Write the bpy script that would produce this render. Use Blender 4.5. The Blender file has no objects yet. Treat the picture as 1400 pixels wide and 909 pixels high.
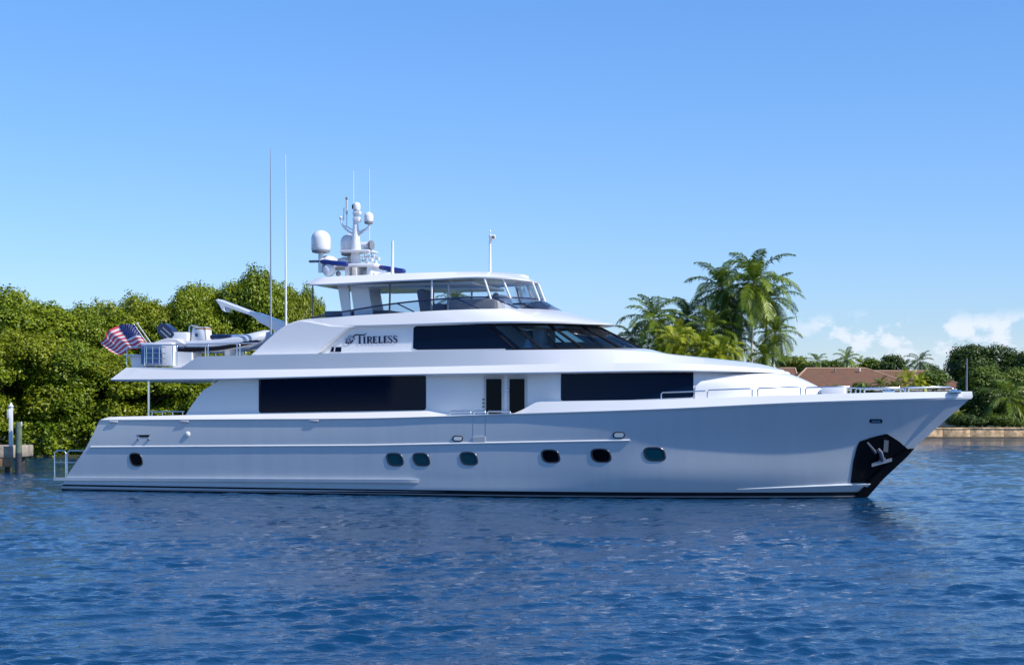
import bpy, bmesh, math, random
import numpy as np
from mathutils import Vector, Matrix
from mathutils.bvhtree import BVHTree

# ------------------------------------------------------------------ camera
F = 2300.0          # focal length in photo pixels (photo 1400 wide)
HZ = 556.0          # horizon row in the photo
EYE = 3.6
S = bpy.context.scene
cam_d = bpy.data.cameras.new('camera')
cam_d.sensor_width = 36.0
cam_d.lens = 36.0 * F / 1400.0
cam_d.shift_y = (HZ - 454.5) / 1400.0
cam_d.clip_end = 20000
cam = bpy.data.objects.new('camera', cam_d)
S.collection.objects.link(cam)
cam.location = (0, 0, EYE)
cam.rotation_euler = (math.radians(90), 0, 0)
S.camera = cam

# ------------------------------------------------------------------ light
SUN_EL = math.radians(44)
SUN_AZ = math.radians(-28)             # from +X, towards the camera side
sdir = Vector((math.cos(SUN_EL) * math.cos(SUN_AZ), math.cos(SUN_EL) * math.sin(SUN_AZ), math.sin(SUN_EL)))
sun_d = bpy.data.lights.new('sun', 'SUN')
sun_d.energy = 4.2
sun_d.angle = math.radians(0.53)
sun_d.color = (1.0, 0.94, 0.85)
sun = bpy.data.objects.new('sun', sun_d)
S.collection.objects.link(sun)
sun.rotation_euler = sdir.to_track_quat('Z', 'Y').to_euler()
sun.location = (60, -30, 60)

W = bpy.data.worlds.new('World')
S.world = W
W.use_nodes = True
nt = W.node_tree
for n in list(nt.nodes): nt.nodes.remove(n)
def N(t, **kw):
    n = nt.nodes.new(t)
    for k, v in kw.items(): setattr(n, k, v)
    return n
out = N('ShaderNodeOutputWorld'); bg = N('ShaderNodeBackground')
sky = N('ShaderNodeTexSky', sky_type='NISHITA', sun_disc=False, sun_elevation=SUN_EL,
        sun_rotation=math.atan2(sdir.x, sdir.y), altitude=0, air_density=1.0, dust_density=0.25, ozone_density=2.5)
bg.inputs['Strength'].default_value = 0.125
# small fair-weather clouds low above the right-hand shore
tc = N('ShaderNodeTexCoord'); sep = N('ShaderNodeSeparateXYZ')
nt.links.new(tc.outputs['Generated'], sep.inputs[0])
mp = N('ShaderNodeMapping'); mp.inputs['Scale'].default_value = (1, 1, 1.5)
nt.links.new(tc.outputs['Generated'], mp.inputs[0])
noi = N('ShaderNodeTexNoise'); noi.inputs['Scale'].default_value = 46; noi.inputs['Detail'].default_value = 6
noi.inputs['Roughness'].default_value = 0.55
nt.links.new(mp.outputs[0], noi.inputs['Vector'])
def ramp(a, b, src, sm='SMOOTHSTEP'):
    m = N('ShaderNodeMapRange', interpolation_type=sm)
    m.inputs['From Min'].default_value = a; m.inputs['From Max'].default_value = b
    nt.links.new(src, m.inputs['Value']); return m.outputs[0]
def mul(a, b):
    m = N('ShaderNodeMath', operation='MULTIPLY'); nt.links.new(a, m.inputs[0])
    if isinstance(b, float): m.inputs[1].default_value = b
    else: nt.links.new(b, m.inputs[1])
    return m.outputs[0]
cl = ramp(0.47, 0.60, noi.outputs['Fac'])
cl = mul(cl, ramp(0.058, 0.046, sep.outputs['Z']))
cl = mul(cl, ramp(0.012, 0.040, sep.outputs['Z']))
cl = mul(cl, ramp(0.14, 0.20, sep.outputs['X']))
cl = mul(cl, 0.70)
hz_ = mul(mul(ramp(0.05, 0.012, sep.outputs['Z']), ramp(0.12, 0.24, sep.outputs['X'])), 0.34)
mxm = N('ShaderNodeMath', operation='MAXIMUM'); nt.links.new(cl, mxm.inputs[0]); nt.links.new(hz_, mxm.inputs[1]); cl = mxm.outputs[0]
mx = N('ShaderNodeMix', data_type='RGBA')
nt.links.new(cl, mx.inputs[0])
tint = N('ShaderNodeMix', data_type='RGBA', blend_type='MULTIPLY'); tint.inputs[0].default_value = 1.0
tcl = N('ShaderNodeMix', data_type='RGBA')
tcl.inputs[6].default_value = (0.64, 0.75, 1.04, 1); tcl.inputs[7].default_value = (0.54, 0.84, 1.20, 1)
nt.links.new(ramp(0.0, 0.26, sep.outputs['Z'], 'LINEAR'), tcl.inputs[0]); nt.links.new(tcl.outputs[2], tint.inputs[7])
nt.links.new(sky.outputs[0], tint.inputs[6])
nt.links.new(tint.outputs[2], mx.inputs[6])
mx.inputs[7].default_value = (6.2, 6.4, 7.2, 1)
nt.links.new(mx.outputs[2], bg.inputs['Color'])
nt.links.new(bg.outputs[0], out.inputs['Surface'])

S.view_settings.view_transform = 'Standard'
S.view_settings.look = 'None'
S.view_settings.gamma = 1
S.view_settings.exposure = 0.30
S.render.engine = 'CYCLES'
S.cycles.use_denoising = True
S.cycles.max_bounces = 8
S.cycles.transparent_max_bounces = 16

rnd = random.Random(7)
rng = np.random.default_rng(7)

# ------------------------------------------------------------------ materials
def mat(name, col, rough=0.5, metal=0.0, coat=0.0, var=0.0, vscale=3.0, bump=0.0, bscale=20.0, spec=0.5, streak=False):
    m = bpy.data.materials.new(name); m.use_nodes = True
    t = m.node_tree; b = t.nodes['Principled BSDF']
    b.inputs['Roughness'].default_value = rough
    b.inputs['Metallic'].default_value = metal
    b.inputs['Coat Weight'].default_value = coat
    b.inputs['Coat Roughness'].default_value = 0.04
    b.inputs['Specular IOR Level'].default_value = spec
    b.inputs['Base Color'].default_value = (*col, 1)
    co = t.nodes.new('ShaderNodeTexCoord')
    if var > 0:
        n = t.nodes.new('ShaderNodeTexNoise'); n.inputs['Scale'].default_value = vscale; n.inputs['Detail'].default_value = 5
        t.links.new(co.outputs['Object'], n.inputs['Vector'])
        if streak:
            mpg = t.nodes.new('ShaderNodeMapping'); mpg.inputs['Scale'].default_value = (3.5, 1.0, .35)
            t.links.new(co.outputs['Object'], mpg.inputs[0]); t.links.new(mpg.outputs[0], n.inputs['Vector'])
        r = t.nodes.new('ShaderNodeMapRange'); r.inputs['From Min'].default_value = 0.3; r.inputs['From Max'].default_value = 0.7
        r.inputs['To Min'].default_value = 1 - var; r.inputs['To Max'].default_value = 1 + var
        t.links.new(n.outputs['Fac'], r.inputs['Value'])
        v = t.nodes.new('ShaderNodeVectorMath'); v.operation = 'SCALE'; v.inputs[0].default_value = col
        t.links.new(r.outputs[0], v.inputs['Scale']); t.links.new(v.outputs[0], b.inputs['Base Color'])
    if bump > 0:
        n = t.nodes.new('ShaderNodeTexNoise'); n.inputs['Scale'].default_value = bscale; n.inputs['Detail'].default_value = 4
        t.links.new(co.outputs['Object'], n.inputs['Vector'])
        bp = t.nodes.new('ShaderNodeBump'); bp.inputs['Strength'].default_value = bump; bp.inputs['Distance'].default_value = 0.05
        t.links.new(n.outputs['Fac'], bp.inputs['Height']); t.links.new(bp.outputs[0], b.inputs['Normal'])
    return m

def glass(name, col, refl=1.0, rough=0.01):
    m = bpy.data.materials.new(name); m.use_nodes = True
    t = m.node_tree
    for n in list(t.nodes): t.nodes.remove(n)
    o = t.nodes.new('ShaderNodeOutputMaterial'); mixn = t.nodes.new('ShaderNodeMixShader')
    tr = t.nodes.new('ShaderNodeBsdfTransparent'); tr.inputs[0].default_value = (*col, 1)
    gl = t.nodes.new('ShaderNodeBsdfGlossy'); gl.inputs['Roughness'].default_value = rough
    fr = t.nodes.new('ShaderNodeFresnel'); fr.inputs[0].default_value = 1.5
    mm = t.nodes.new('ShaderNodeMath'); mm.operation = 'MULTIPLY'; mm.inputs[1].default_value = refl
    t.links.new(fr.outputs[0], mm.inputs[0]); t.links.new(mm.outputs[0], mixn.inputs[0])
    t.links.new(tr.outputs[0], mixn.inputs[1]); t.links.new(gl.outputs[0], mixn.inputs[2])
    t.links.new(mixn.outputs[0], o.inputs['Surface'])
    return m

M = {}
M['white'] = mat('white_gelcoat', (0.78, 0.78, 0.785), 0.22, coat=0.4, var=0.012, vscale=0.8)
M['hull'] = mat('hull_paint', (0.54, 0.58, 0.62), 0.14, coat=0.8, var=0.03, vscale=0.6, streak=True)
M['black'] = mat('black_paint', (0.004, 0.004, 0.006), 0.3, spec=0.2)
M['boot'] = mat('bootstripe_black', (0.008, 0.009, 0.014), 0.3)
M['grey_line'] = mat('stripe_grey', (0.30, 0.30, 0.33), 0.4)
M['dark_glass'] = mat('dark_glass', (0.001, 0.006, 0.022), 0.04, spec=0.15)
M['door_glass'] = mat('door_glass', (0.002, 0.002, 0.004), 0.05, spec=0.12)
M['teal_glass'] = mat('teal_glass', (0.004, 0.05, 0.075), 0.05, spec=0.3)
M['frame'] = mat('porthole_frame', (0.09, 0.09, 0.10), 0.3, metal=0.6)
M['steel'] = mat('polished_steel', (0.72, 0.73, 0.75), 0.16, metal=1.0)
M['galv'] = mat('galvanised_steel', (0.20, 0.22, 0.26), 0.4, metal=0.7, var=.2, vscale=8)
M['grey'] = mat('grey_plastic', (0.20, 0.21, 0.23), 0.45)
M['rubber'] = mat('black_rubber', (0.008, 0.009, 0.013), 0.7, spec=.15)
M['navy'] = mat('navy_paint', (0.012, 0.022, 0.075), 0.25, coat=0.3)
M['blue'] = mat('radar_blue', (0.008, 0.03, 0.20), 0.35)
M['name'] = mat('name_ink', (0.010, 0.012, 0.06), 0.4)
M['silver_ink'] = mat('emblem_silver', (0.32, 0.36, 0.44), 0.4)
M['tube'] = mat('tender_tube', (0.50, 0.54, 0.61), 0.45, var=0.05)
M['tube_blue'] = mat('tender_cover', (0.13, 0.22, 0.42), 0.55, var=0.15, vscale=2)
M['canvas'] = mat('grey_canvas', (0.60, 0.60, 0.63), 0.8, var=0.05)
M['cream'] = mat('cream_vinyl', (0.62, 0.56, 0.50), 0.6)
M['seat'] = mat('flybridge_seat', (0.10, 0.12, 0.19), 0.6)
M['teak'] = mat('teak', (0.30, 0.17, 0.08), 0.6, var=0.15)
M['soffit'] = mat('soffit_white', (0.55, 0.55, 0.56), 0.5)
M['dark_in'] = mat('interior_dark', (0.025, 0.028, 0.035), 0.6)
M['tint'] = glass('tinted_windshield', (0.36, 0.52, 0.62), 1.1)
M['wind'] = glass('smoke_screen', (0.60, 0.67, 0.78), 1.0)
M['clear'] = glass('clear_vinyl', (0.88, 0.91, 0.95), 0.7)
M['lamp'] = mat('lamp_lens', (0.85, 0.85, 0.80), 0.15)
M['concrete'] = mat('concrete', (0.36, 0.32, 0.27), 0.85, var=0.25, vscale=1.2, bump=0.5, bscale=6)
M['wall_stone'] = mat('weathered_seawall', (0.66, 0.44, 0.24), 0.9, var=0.6, vscale=1.5, bump=0.6, bscale=3)
M['wall_base'] = mat('wet_seawall', (0.10, 0.085, 0.055), 0.7, var=0.35, vscale=1.0)
M['bark'] = mat('bark', (0.15, 0.115, 0.085), 0.9, var=0.3, vscale=4)
M['palm_bark'] = mat('palm_bark', (0.46, 0.40, 0.33), 0.9, var=0.25, vscale=6)
M['soil'] = mat('soil', (0.06, 0.065, 0.03), 0.95, var=0.4, vscale=0.4)
M['lawn'] = mat('lawn', (0.055, 0.09, 0.02), 0.95, var=0.3, vscale=0.4)
M['stucco'] = mat('stucco', (0.66, 0.64, 0.60), 0.9, var=0.06)
M['wood'] = mat('wet_pile', (0.055, 0.045, 0.035), 0.85, var=0.4, vscale=5, bump=0.6)
M['pile_green'] = mat('green_pile', (0.10, 0.145, 0.10), 0.8, var=0.35, vscale=4, bump=0.3)
M['pile_wet'] = mat('pile_wet', (0.035, 0.04, 0.05), 0.5, var=0.3, vscale=5)
M['dock'] = mat('dock_slab', (0.34, 0.28, 0.21), 0.85, var=0.35, vscale=2.5, bump=0.6, bscale=5)

def leafmat(name, col, col2, rough=0.45, trans=0.25, vs=0.5, hue2=None):
    """leaf colour varies leaf by leaf (attribute) and clump by clump (noise)"""
    m = bpy.data.materials.new(name); m.use_nodes = True
    t = m.node_tree; b = t.nodes['Principled BSDF']
    at = t.nodes.new('ShaderNodeAttribute'); at.attribute_name = 'tone'
    co = t.nodes.new('ShaderNodeTexCoord')
    n = t.nodes.new('ShaderNodeTexNoise'); n.inputs['Scale'].default_value = vs; n.inputs['Detail'].default_value = 3
    oi = t.nodes.new('ShaderNodeObjectInfo')
    ad0 = t.nodes.new('ShaderNodeVectorMath'); ad0.operation = 'ADD'
    t.links.new(co.outputs['Object'], ad0.inputs[0])
    sc0 = t.nodes.new('ShaderNodeVectorMath'); sc0.operation = 'SCALE'; sc0.inputs[0].default_value = (37, 11, 5)
    t.links.new(oi.outputs['Random'], sc0.inputs['Scale']); t.links.new(sc0.outputs[0], ad0.inputs[1])
    t.links.new(ad0.outputs[0], n.inputs['Vector'])
    ad = t.nodes.new('ShaderNodeMath'); ad.operation = 'ADD'
    t.links.new(at.outputs['Fac'], ad.inputs[0]); t.links.new(n.outputs['Fac'], ad.inputs[1])
    r = t.nodes.new('ShaderNodeMapRange'); r.inputs['From Min'].default_value = 0.55; r.inputs['From Max'].default_value = 1.45
    t.links.new(ad.outputs[0], r.inputs['Value'])
    mxx = t.nodes.new('ShaderNodeMix'); mxx.data_type = 'RGBA'
    mxx.inputs[6].default_value = (*col, 1); mxx.inputs[7].default_value = (*col2, 1)
    t.links.new(r.outputs[0], mxx.inputs[0])
    t.links.new(mxx.outputs[2], b.inputs['Base Color'])
    b.inputs['Roughness'].default_value = rough
    b.inputs['Specular IOR Level'].default_value = 0.35
    tl = t.nodes.new('ShaderNodeBsdfTranslucent'); t.links.new(mxx.outputs[2], tl.inputs[0])
    ms = t.nodes.new('ShaderNodeMixShader'); ms.inputs[0].default_value = trans
    o = t.nodes['Material Output']
    t.links.new(b.outputs[0], ms.inputs[1]); t.links.new(tl.outputs[0], ms.inputs[2]); t.links.new(ms.outputs[0], o.inputs['Surface'])
    return m
M['mangrove'] = leafmat('mangrove_leaf', (0.088, 0.152, 0.007), (0.31, 0.37, 0.016), vs=0.28)
M['mangrove_y'] = leafmat('mangrove_leaf_yellow', (0.100, 0.155, 0.007), (0.345, 0.37, 0.016), vs=0.3)
M['farleaf'] = leafmat('far_leaf', (0.05, 0.09, 0.035), (0.10, 0.14, 0.05))
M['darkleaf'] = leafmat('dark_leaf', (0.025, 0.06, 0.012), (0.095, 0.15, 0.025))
M['midleaf'] = leafmat('mid_leaf', (0.055, 0.11, 0.015), (0.18, 0.25, 0.03))
M['brightleaf'] = leafmat('bright_leaf', (0.09, 0.15, 0.02), (0.22, 0.27, 0.03))
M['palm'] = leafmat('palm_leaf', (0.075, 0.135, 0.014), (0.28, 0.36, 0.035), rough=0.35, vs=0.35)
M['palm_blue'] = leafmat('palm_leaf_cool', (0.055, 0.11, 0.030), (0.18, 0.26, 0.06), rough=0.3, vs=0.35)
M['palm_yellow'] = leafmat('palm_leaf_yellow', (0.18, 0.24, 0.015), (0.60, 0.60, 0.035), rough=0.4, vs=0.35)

# ------------------------------------------------------------------ object helpers
COL = S.collection
def tag(o, label=None, cat=None, group=None, kind=None):
    if label: o['label'] = label
    if cat: o['category'] = cat
    if group: o['group'] = group
    if kind: o['kind'] = kind
    return o
def link(name, me, parent=None):
    o = bpy.data.objects.new(name, me); COL.objects.link(o)
    if parent is not None: o.parent = parent
    return o
def shade(me, ang=32):
    bm = bmesh.new(); bm.from_mesh(me)
    bmesh.ops.recalc_face_normals(bm, faces=bm.faces)
    for f in bm.faces: f.smooth = True
    a = math.radians(ang)
    for e in bm.edges:
        if len(e.link_faces) != 2 or e.calc_face_angle(0) > a: e.smooth = False
    bm.to_mesh(me); bm.free()

class MB:
    def build_each(s, name, m, parent=None, ang=32, k=1):
        o = None
        for i in range(0, len(s.pc), k):
            v0, f0 = s.pc[i]; v1, f1 = s.pc[i + k] if i + k < len(s.pc) else (len(s.v), len(s.f))
            q = MB(); q.v = s.v[v0:v1]; q.f = [tuple(j - v0 for j in f) for f in s.f[f0:f1]]
            o = q.build(name, m, parent, ang)
        return o
    """collects shapes (in some local frame) and links them as one mesh"""
    def __init__(s, off=(0, 0, 0)): s.v = []; s.f = []; s.pc = []; s.off = Vector(off)
    def add(s, vs, fs):
        k = len(s.v); s.pc.append((k, len(s.f))); s.v += [Vector(v) - s.off for v in vs]; s.f += [tuple(i + k for i in f) for f in fs]; return s
    def box(s, c, d, rot=None, bev=0.0, taper=1.0):
        bm = bmesh.new(); bmesh.ops.create_cube(bm, size=1)
        for v in bm.verts:
            tp = taper if v.co.z > 0 else 1.0
            v.co = Vector((v.co.x * d[0] * tp, v.co.y * d[1] * tp, v.co.z * d[2]))
        if bev > 0: bmesh.ops.bevel(bm, geom=bm.edges[:], offset=bev, segments=2, affect='EDGES', profile=0.5)
        if rot is not None: bmesh.ops.transform(bm, matrix=rot.to_4x4(), verts=bm.verts)
        vs = [v.co + Vector(c) for v in bm.verts]; bm.verts.index_update()
        fs = [[v.index for v in f.verts] for f in bm.faces]; bm.free()
        return s.add(vs, fs)
    def tube(s, pts, r, n=8, cap=True):
        pts = [Vector(p) for p in pts]
        rr = r if isinstance(r, (list, tuple)) else [r] * len(pts)
        vs = []; fs = []; up = None
        for i, p in enumerate(pts):
            a = pts[max(i - 1, 0)]; b = pts[min(i + 1, len(pts) - 1)]
            t = (b - a).normalized()
            if up is None:
                up = Vector((0, 0, 1)) if abs(t.z) < 0.9 else Vector((1, 0, 0))
            x = t.cross(up).normalized(); y = x.cross(t).normalized(); up = y
            for k in range(n):
                an = 2 * math.pi * k / n
                vs.append(p + (x * math.cos(an) + y * math.sin(an)) * rr[i])
        for i in range(len(pts) - 1):
            for k in range(n):
                fs.append((i * n + k, i * n + (k + 1) % n, (i + 1) * n + (k + 1) % n, (i + 1) * n + k))
        if cap:
            fs.append(tuple(range(n))[::-1]); fs.append(tuple((len(pts) - 1) * n + k for k in range(n)))
        return s.add(vs, fs)
    def lathe(s, c, prof, n=20, axis=(0, 0, 1)):
        """prof = [(r, h)...] about an axis through c"""
        q = Vector((0, 0, 1)).rotation_difference(Vector(axis).normalized())
        vs = []; fs = []
        for r, h in prof:
            for k in range(n):
                an = 2 * math.pi * k / n
                vs.append(Vector(c) + q @ Vector((r * math.cos(an), r * math.sin(an), h)))
        for i in range(len(prof) - 1):
            for k in range(n):
                fs.append((i * n + k, i * n + (k + 1) % n, (i + 1) * n + (k + 1) % n, (i + 1) * n + k))
        fs.append(tuple(range(n))[::-1]); fs.append(tuple((len(prof) - 1) * n + k for k in range(n)))
        return s.add(vs, fs)
    def prism(s, pts, depth):
        """planar outline (list of vectors) extruded by vector depth"""
        n = len(pts); d = Vector(depth)
        vs = [Vector(p) for p in pts] + [Vector(p) + d for p in pts]
        fs = [tuple(range(n)), tuple(range(n, 2 * n))[::-1]] + [(i, (i + 1) % n, n + (i + 1) % n, n + i) for i in range(n)]
        return s.add(vs, fs)
    def build(s, name, m, parent=None, ang=32, world=None):
        me = bpy.data.meshes.new(name); me.from_pydata(s.v, [], s.f); me.validate()
        shade(me, ang)
        me.materials.append(m)
        o = link(name, me, parent)
        return o

# ------------------------------------------------------------------ yacht frame
YAW = math.radians(16.5)
hd = Vector((math.cos(YAW), -math.sin(YAW), 0)); pt = Vector((math.sin(YAW), math.cos(YAW), 0))   # forward, port
def cray(px, py): return Vector(((px - 700) / F, 1, (HZ - py) / F))
C0 = Vector((0, 0, EYE))
stem = C0 + cray(1180, 680.5) * (EYE * F / (680.5 - HZ))
def stern_px(L, b=3.45):
    w = stem - hd * L - pt * b
    return 700 + F * w.x / w.y
lo, hi = 20, 45
for _ in range(50):
    mid = (lo + hi) / 2
    if stern_px(mid) > 84: lo = mid
    else: hi = mid
LWL = mid
ORG = stem - hd * LWL
YM = Matrix.Translation(ORG) @ Matrix.Rotation(-YAW, 4, 'Z')
YI = YM.inverted()
print('LWL', LWL, 'ORG', ORG)
camL = YI @ C0
def P(px, py, b=0.0):
    """photo pixel -> point of the yacht frame on the fore-and-aft plane y = -b"""
    d = YI.to_3x3() @ cray(px, py)
    t = (-b - camL.y) / d.y
    return camL + d * t
def PX(px, x0y=None):
    pass
def pxz(px, z, b):
    """x from pixel column at half-breadth b, height given"""
    p = P(px, 500, b); return Vector((p.x, -b, z))
def at(px, D, z):       # world point seen in column px at depth D and height z
    return Vector(((px - 700) / F * D, D, z))
def atp(px, py, D):     # world point at depth D
    return C0 + cray(px, py) * D

def crom(pts, n, smooth=True):
    """resample a polyline by chord length; centripetal Catmull-Rom between points"""
    pts = [Vector(p) for p in pts]
    L = [0.0]
    for i in range(1, len(pts)): L.append(L[-1] + (pts[i] - pts[i - 1]).length)
    res = []
    P0 = [2 * pts[0] - pts[1]] + pts + [2 * pts[-1] - pts[-2]]
    for k in range(n):
        s = L[-1] * k / (n - 1)
        i = 0
        while i < len(pts) - 2 and s > L[i + 1]: i += 1
        u = (s - L[i]) / max(L[i + 1] - L[i], 1e-9)
        u = min(max(u, 0), 1)
        if not smooth: res.append(pts[i].lerp(pts[i + 1], u)); continue
        a, b, c, d = P0[i], P0[i + 1], P0[i + 2], P0[i + 3]
        t0 = 0; t1 = t0 + max((b - a).length, 1e-6) ** 0.5; t2 = t1 + max((c - b).length, 1e-6) ** 0.5; t3 = t2 + max((d - c).length, 1e-6) ** 0.5
        t = t1 + u * (t2 - t1)
        A1 = a * ((t1 - t) / (t1 - t0)) + b * ((t - t0) / (t1 - t0))
        A2 = b * ((t2 - t) / (t2 - t1)) + c * ((t - t1) / (t2 - t1))
        A3 = c * ((t3 - t) / (t3 - t2)) + d * ((t - t2) / (t3 - t2))
        B1 = A1 * ((t2 - t) / (t2 - t0)) + A2 * ((t - t0) / (t2 - t0))
        B2 = A2 * ((t3 - t) / (t3 - t1)) + A3 * ((t - t1) / (t3 - t1))
        res.append(B1 * ((t2 - t) / (t2 - t1)) + B2 * ((t - t1) / (t2 - t1)))
    return res
def R(*pp): return [P(*p) for p in pp]

def mb_grid(rows, mirror=True, caps=('top', 'bottom', 'aft'), mb=None):
    """rows: list of equally long point rows (starboard, bottom to top)"""
    mb = mb or MB(); m = len(rows); n = len(rows[0])
    vs = [p for r in rows for p in r]
    fs = [(i * n + k, i * n + k + 1, (i + 1) * n + k + 1, (i + 1) * n + k) for i in range(m - 1) for k in range(n - 1)]
    if mirror:
        o = len(vs); vs = vs + [Vector((p.x, -p.y, p.z)) for p in vs]
        fs += [tuple(o + j for j in f[::-1]) for f in fs]
        if 'top' in caps:
            t = (m - 1) * n
            fs += [(t + k, t + k + 1, o + t + k + 1, o + t + k) for k in range(n - 1)]
        if 'bottom' in caps:
            fs += [(k, o + k, o + k + 1, k + 1) for k in range(n - 1)]
        if 'aft' in caps:
            fs += [(i * n, (i + 1) * n, o + (i + 1) * n, o + i * n) for i in range(m - 1)]
        if 'fore' in caps:
            fs += [(i * n + n - 1, o + i * n + n - 1, o + (i + 1) * n + n - 1, (i + 1) * n + n - 1) for i in range(m - 1)]
    return mb.add(vs, fs)
def finish(o, dist=2e-4, ang=32):
    bm = bmesh.new(); bm.from_mesh(o.data)
    bmesh.ops.remove_doubles(bm, verts=bm.verts, dist=dist)
    bmesh.ops.dissolve_degenerate(bm, dist=1e-5, edges=bm.edges)
    bm.to_mesh(o.data); bm.free(); shade(o.data, ang)
    return o
def loft(name, rails, m, n=60, vsub=0, caps=('top', 'bottom', 'aft'), parent=None, ang=32, smooth=True):
    rows = [crom(r, n, smooth) for r in rails]
    if vsub:
        cols = []
        for k in range(n):
            cols.append(crom([r[k] for r in rows], vsub * (len(rows) - 1) + 1))
        rows = [[cols[k][j] for k in range(n)] for j in range(len(cols[0]))]
    mb = mb_grid(rows, True, caps)
    o = mb.build(name, m, parent, ang)
    return finish(o, ang=ang)

yacht = bpy.data.objects.new('motor_yacht', None); COL.objects.link(yacht)
yacht.matrix_world = YM
tag(yacht, 'long three-deck motor yacht with white superstructure and pale grey-blue hull on the water', 'yacht')
Y = yacht

# ---- hull
def zt(p, z): return Vector((p.x, p.y, z))
wl = [pxz(84, 0, 3.45), pxz(300, 0, 3.62), pxz(500, 0, 3.62), pxz(700, 0, 3.5), pxz(900, 0, 2.7), pxz(1040, 0, 1.6), pxz(1130, 0, .7), pxz(1179, 0, 0)]
keel = [Vector((p.x - (1.2 if i == 7 else 0.3 * (i > 4)), p.y * .8, -0.7)) for i, p in enumerate(wl)]
hull_rails = [
    keel, wl,
    R((91, 652, 3.5), (300, 653, 3.68), (500, 655, 3.72), (700, 655, 3.66), (900, 654, 3.1), (1040, 653, 2.05), (1140, 652, 1.0), (1206, 652, 0)),
    R((118, 611, 3.6), (300, 610, 3.78), (500, 608.7, 3.85), (700, 606, 3.84), (861, 602, 3.62), (1030, 603, 2.62), (1160, 604, 1.35), (1259, 604, 0)),
    R((136, 575, 3.6), (300, 574.3, 3.8), (500, 573, 3.9), (703, 567, 3.93), (900, 561, 3.80), (1090, 552.5, 2.85), (1230, 548, 1.5), (1326, 545, 0)),
]
hull = loft('hull', hull_rails, M['hull'], n=90, vsub=5, parent=Y)
def bvh_of(o):
    return BVHTree.FromPolygons([v.co.copy() for v in o.data.vertices], [tuple(p.vertices) for p in o.data.polygons])
HB = bvh_of(hull)
def hit(bvh, px, py, fb=3.5):
    d = (YI.to_3x3() @ cray(px, py)).normalized()
    r = bvh.ray_cast(camL, d)
    if r[0] is None:
        return P(px, py, fb), Vector((0, -1, 0))
    nrm = r[1]
    if nrm.dot(d) > 0: nrm = -nrm
    return r[0], nrm

def patch(name, bvh, fn_top, fn_bot, x0, x1, m, n=40, off=0.02, thick=0.05, parent=None, rc=0.0, slant=0.0):
    """a panel lying on a surface: between two pixel curves, with rounded corners; extruded inward"""
    vs = []; cols = []
    xs = []
    for k in range(n + 1):
        xs.append(x0 + (x1 - x0) * k / n)
    if rc > 0:
        ex = [x0 + rc * (1 - math.cos(a)) for a in np.linspace(0, math.pi / 2, 6)]
        xs = ex + [x for x in xs if x0 + rc * 1.05 < x < x1 - rc * 1.05] + [x1 + x0 - e for e in ex[::-1]]
    for x in xs:
        t, b = fn_top(x), fn_bot(x)
        c = 0
        dx = min(x - x0, x1 - x)
        if rc > 0 and dx < rc: c = rc - math.sqrt(max(rc * rc - (rc - dx) ** 2, 0))
        c = min(c, (b - t) / 2 - 0.05)
        cols.append([(x + slant * (yy - b), yy) for yy in (t + c, (t + b) / 2, b - c)])
    m3 = len(cols[0])
    fr = []; bk = []
    for c in cols:
        for (x, y) in c:
            p, nr = hit(bvh, x, y)
            fr.append(p + nr * off); bk.append(p - nr * thick)
    nn = len(fr); fs = []
    L = len(cols)
    for i in range(L - 1):
        for j in range(m3 - 1):
            a = i * m3 + j
            fs.append((a, a + m3, a + m3 + 1, a + 1)); fs.append((nn + a, nn + a + 1, nn + a + m3 + 1, nn + a + m3))
    for i in range(L - 1):
        a = i * m3; fs.append((a, nn + a, nn + a + m3, a + m3))
        a = i * m3 + m3 - 1; fs.append((a, a + m3, nn + a + m3, nn + a))
    for j in range(m3 - 1):
        fs.append((j, j + 1, nn + j + 1, nn + j)); a = (L - 1) * m3 + j; fs.append((a, nn + a, nn + a + 1, a + 1))
    o = MB().add(fr + bk, fs).build(name, m, parent, 30)
    return finish(o, 1e-5, 30)
def poly_on(name, bvh, pts, m, parent, off=0.02, thick=0.04, fb=3.5):
    f = []; b = []
    for x, y in pts:
        p, nr = hit(bvh, x, y, fb); f.append(p + nr * off); b.append(p - nr * thick)
    n = len(f)
    fs = [tuple(range(n)), tuple(range(n, 2 * n))[::-1]] + [(i, (i + 1) % n, n + (i + 1) % n, n + i) for i in range(n)]
    return MB().add(f + b, fs).build(name, m, parent, 30)
def lin(*pp):
    xs = [p[0] for p in pp]; ys = [p[1] for p in pp]
    return lambda x: float(np.interp(x, xs, ys))
def bar_on(name, bvh, pts, r, m, parent, off=0.0, mb=None, n=8):
    """a half-round rail running along a surface"""
    q = []
    for x, y in pts:
        p, nr = hit(bvh, x, y); q.append(p + nr * off)
    if mb is not None: mb.tube(q, r, n); return
    return MB().tube(q, r, n).build(name, m, parent, 50)
def span(x0, x1, n, fn): return [(x0 + (x1 - x0) * k / (n - 1), fn(x0 + (x1 - x0) * k / (n - 1))) for k in range(n)]

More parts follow.
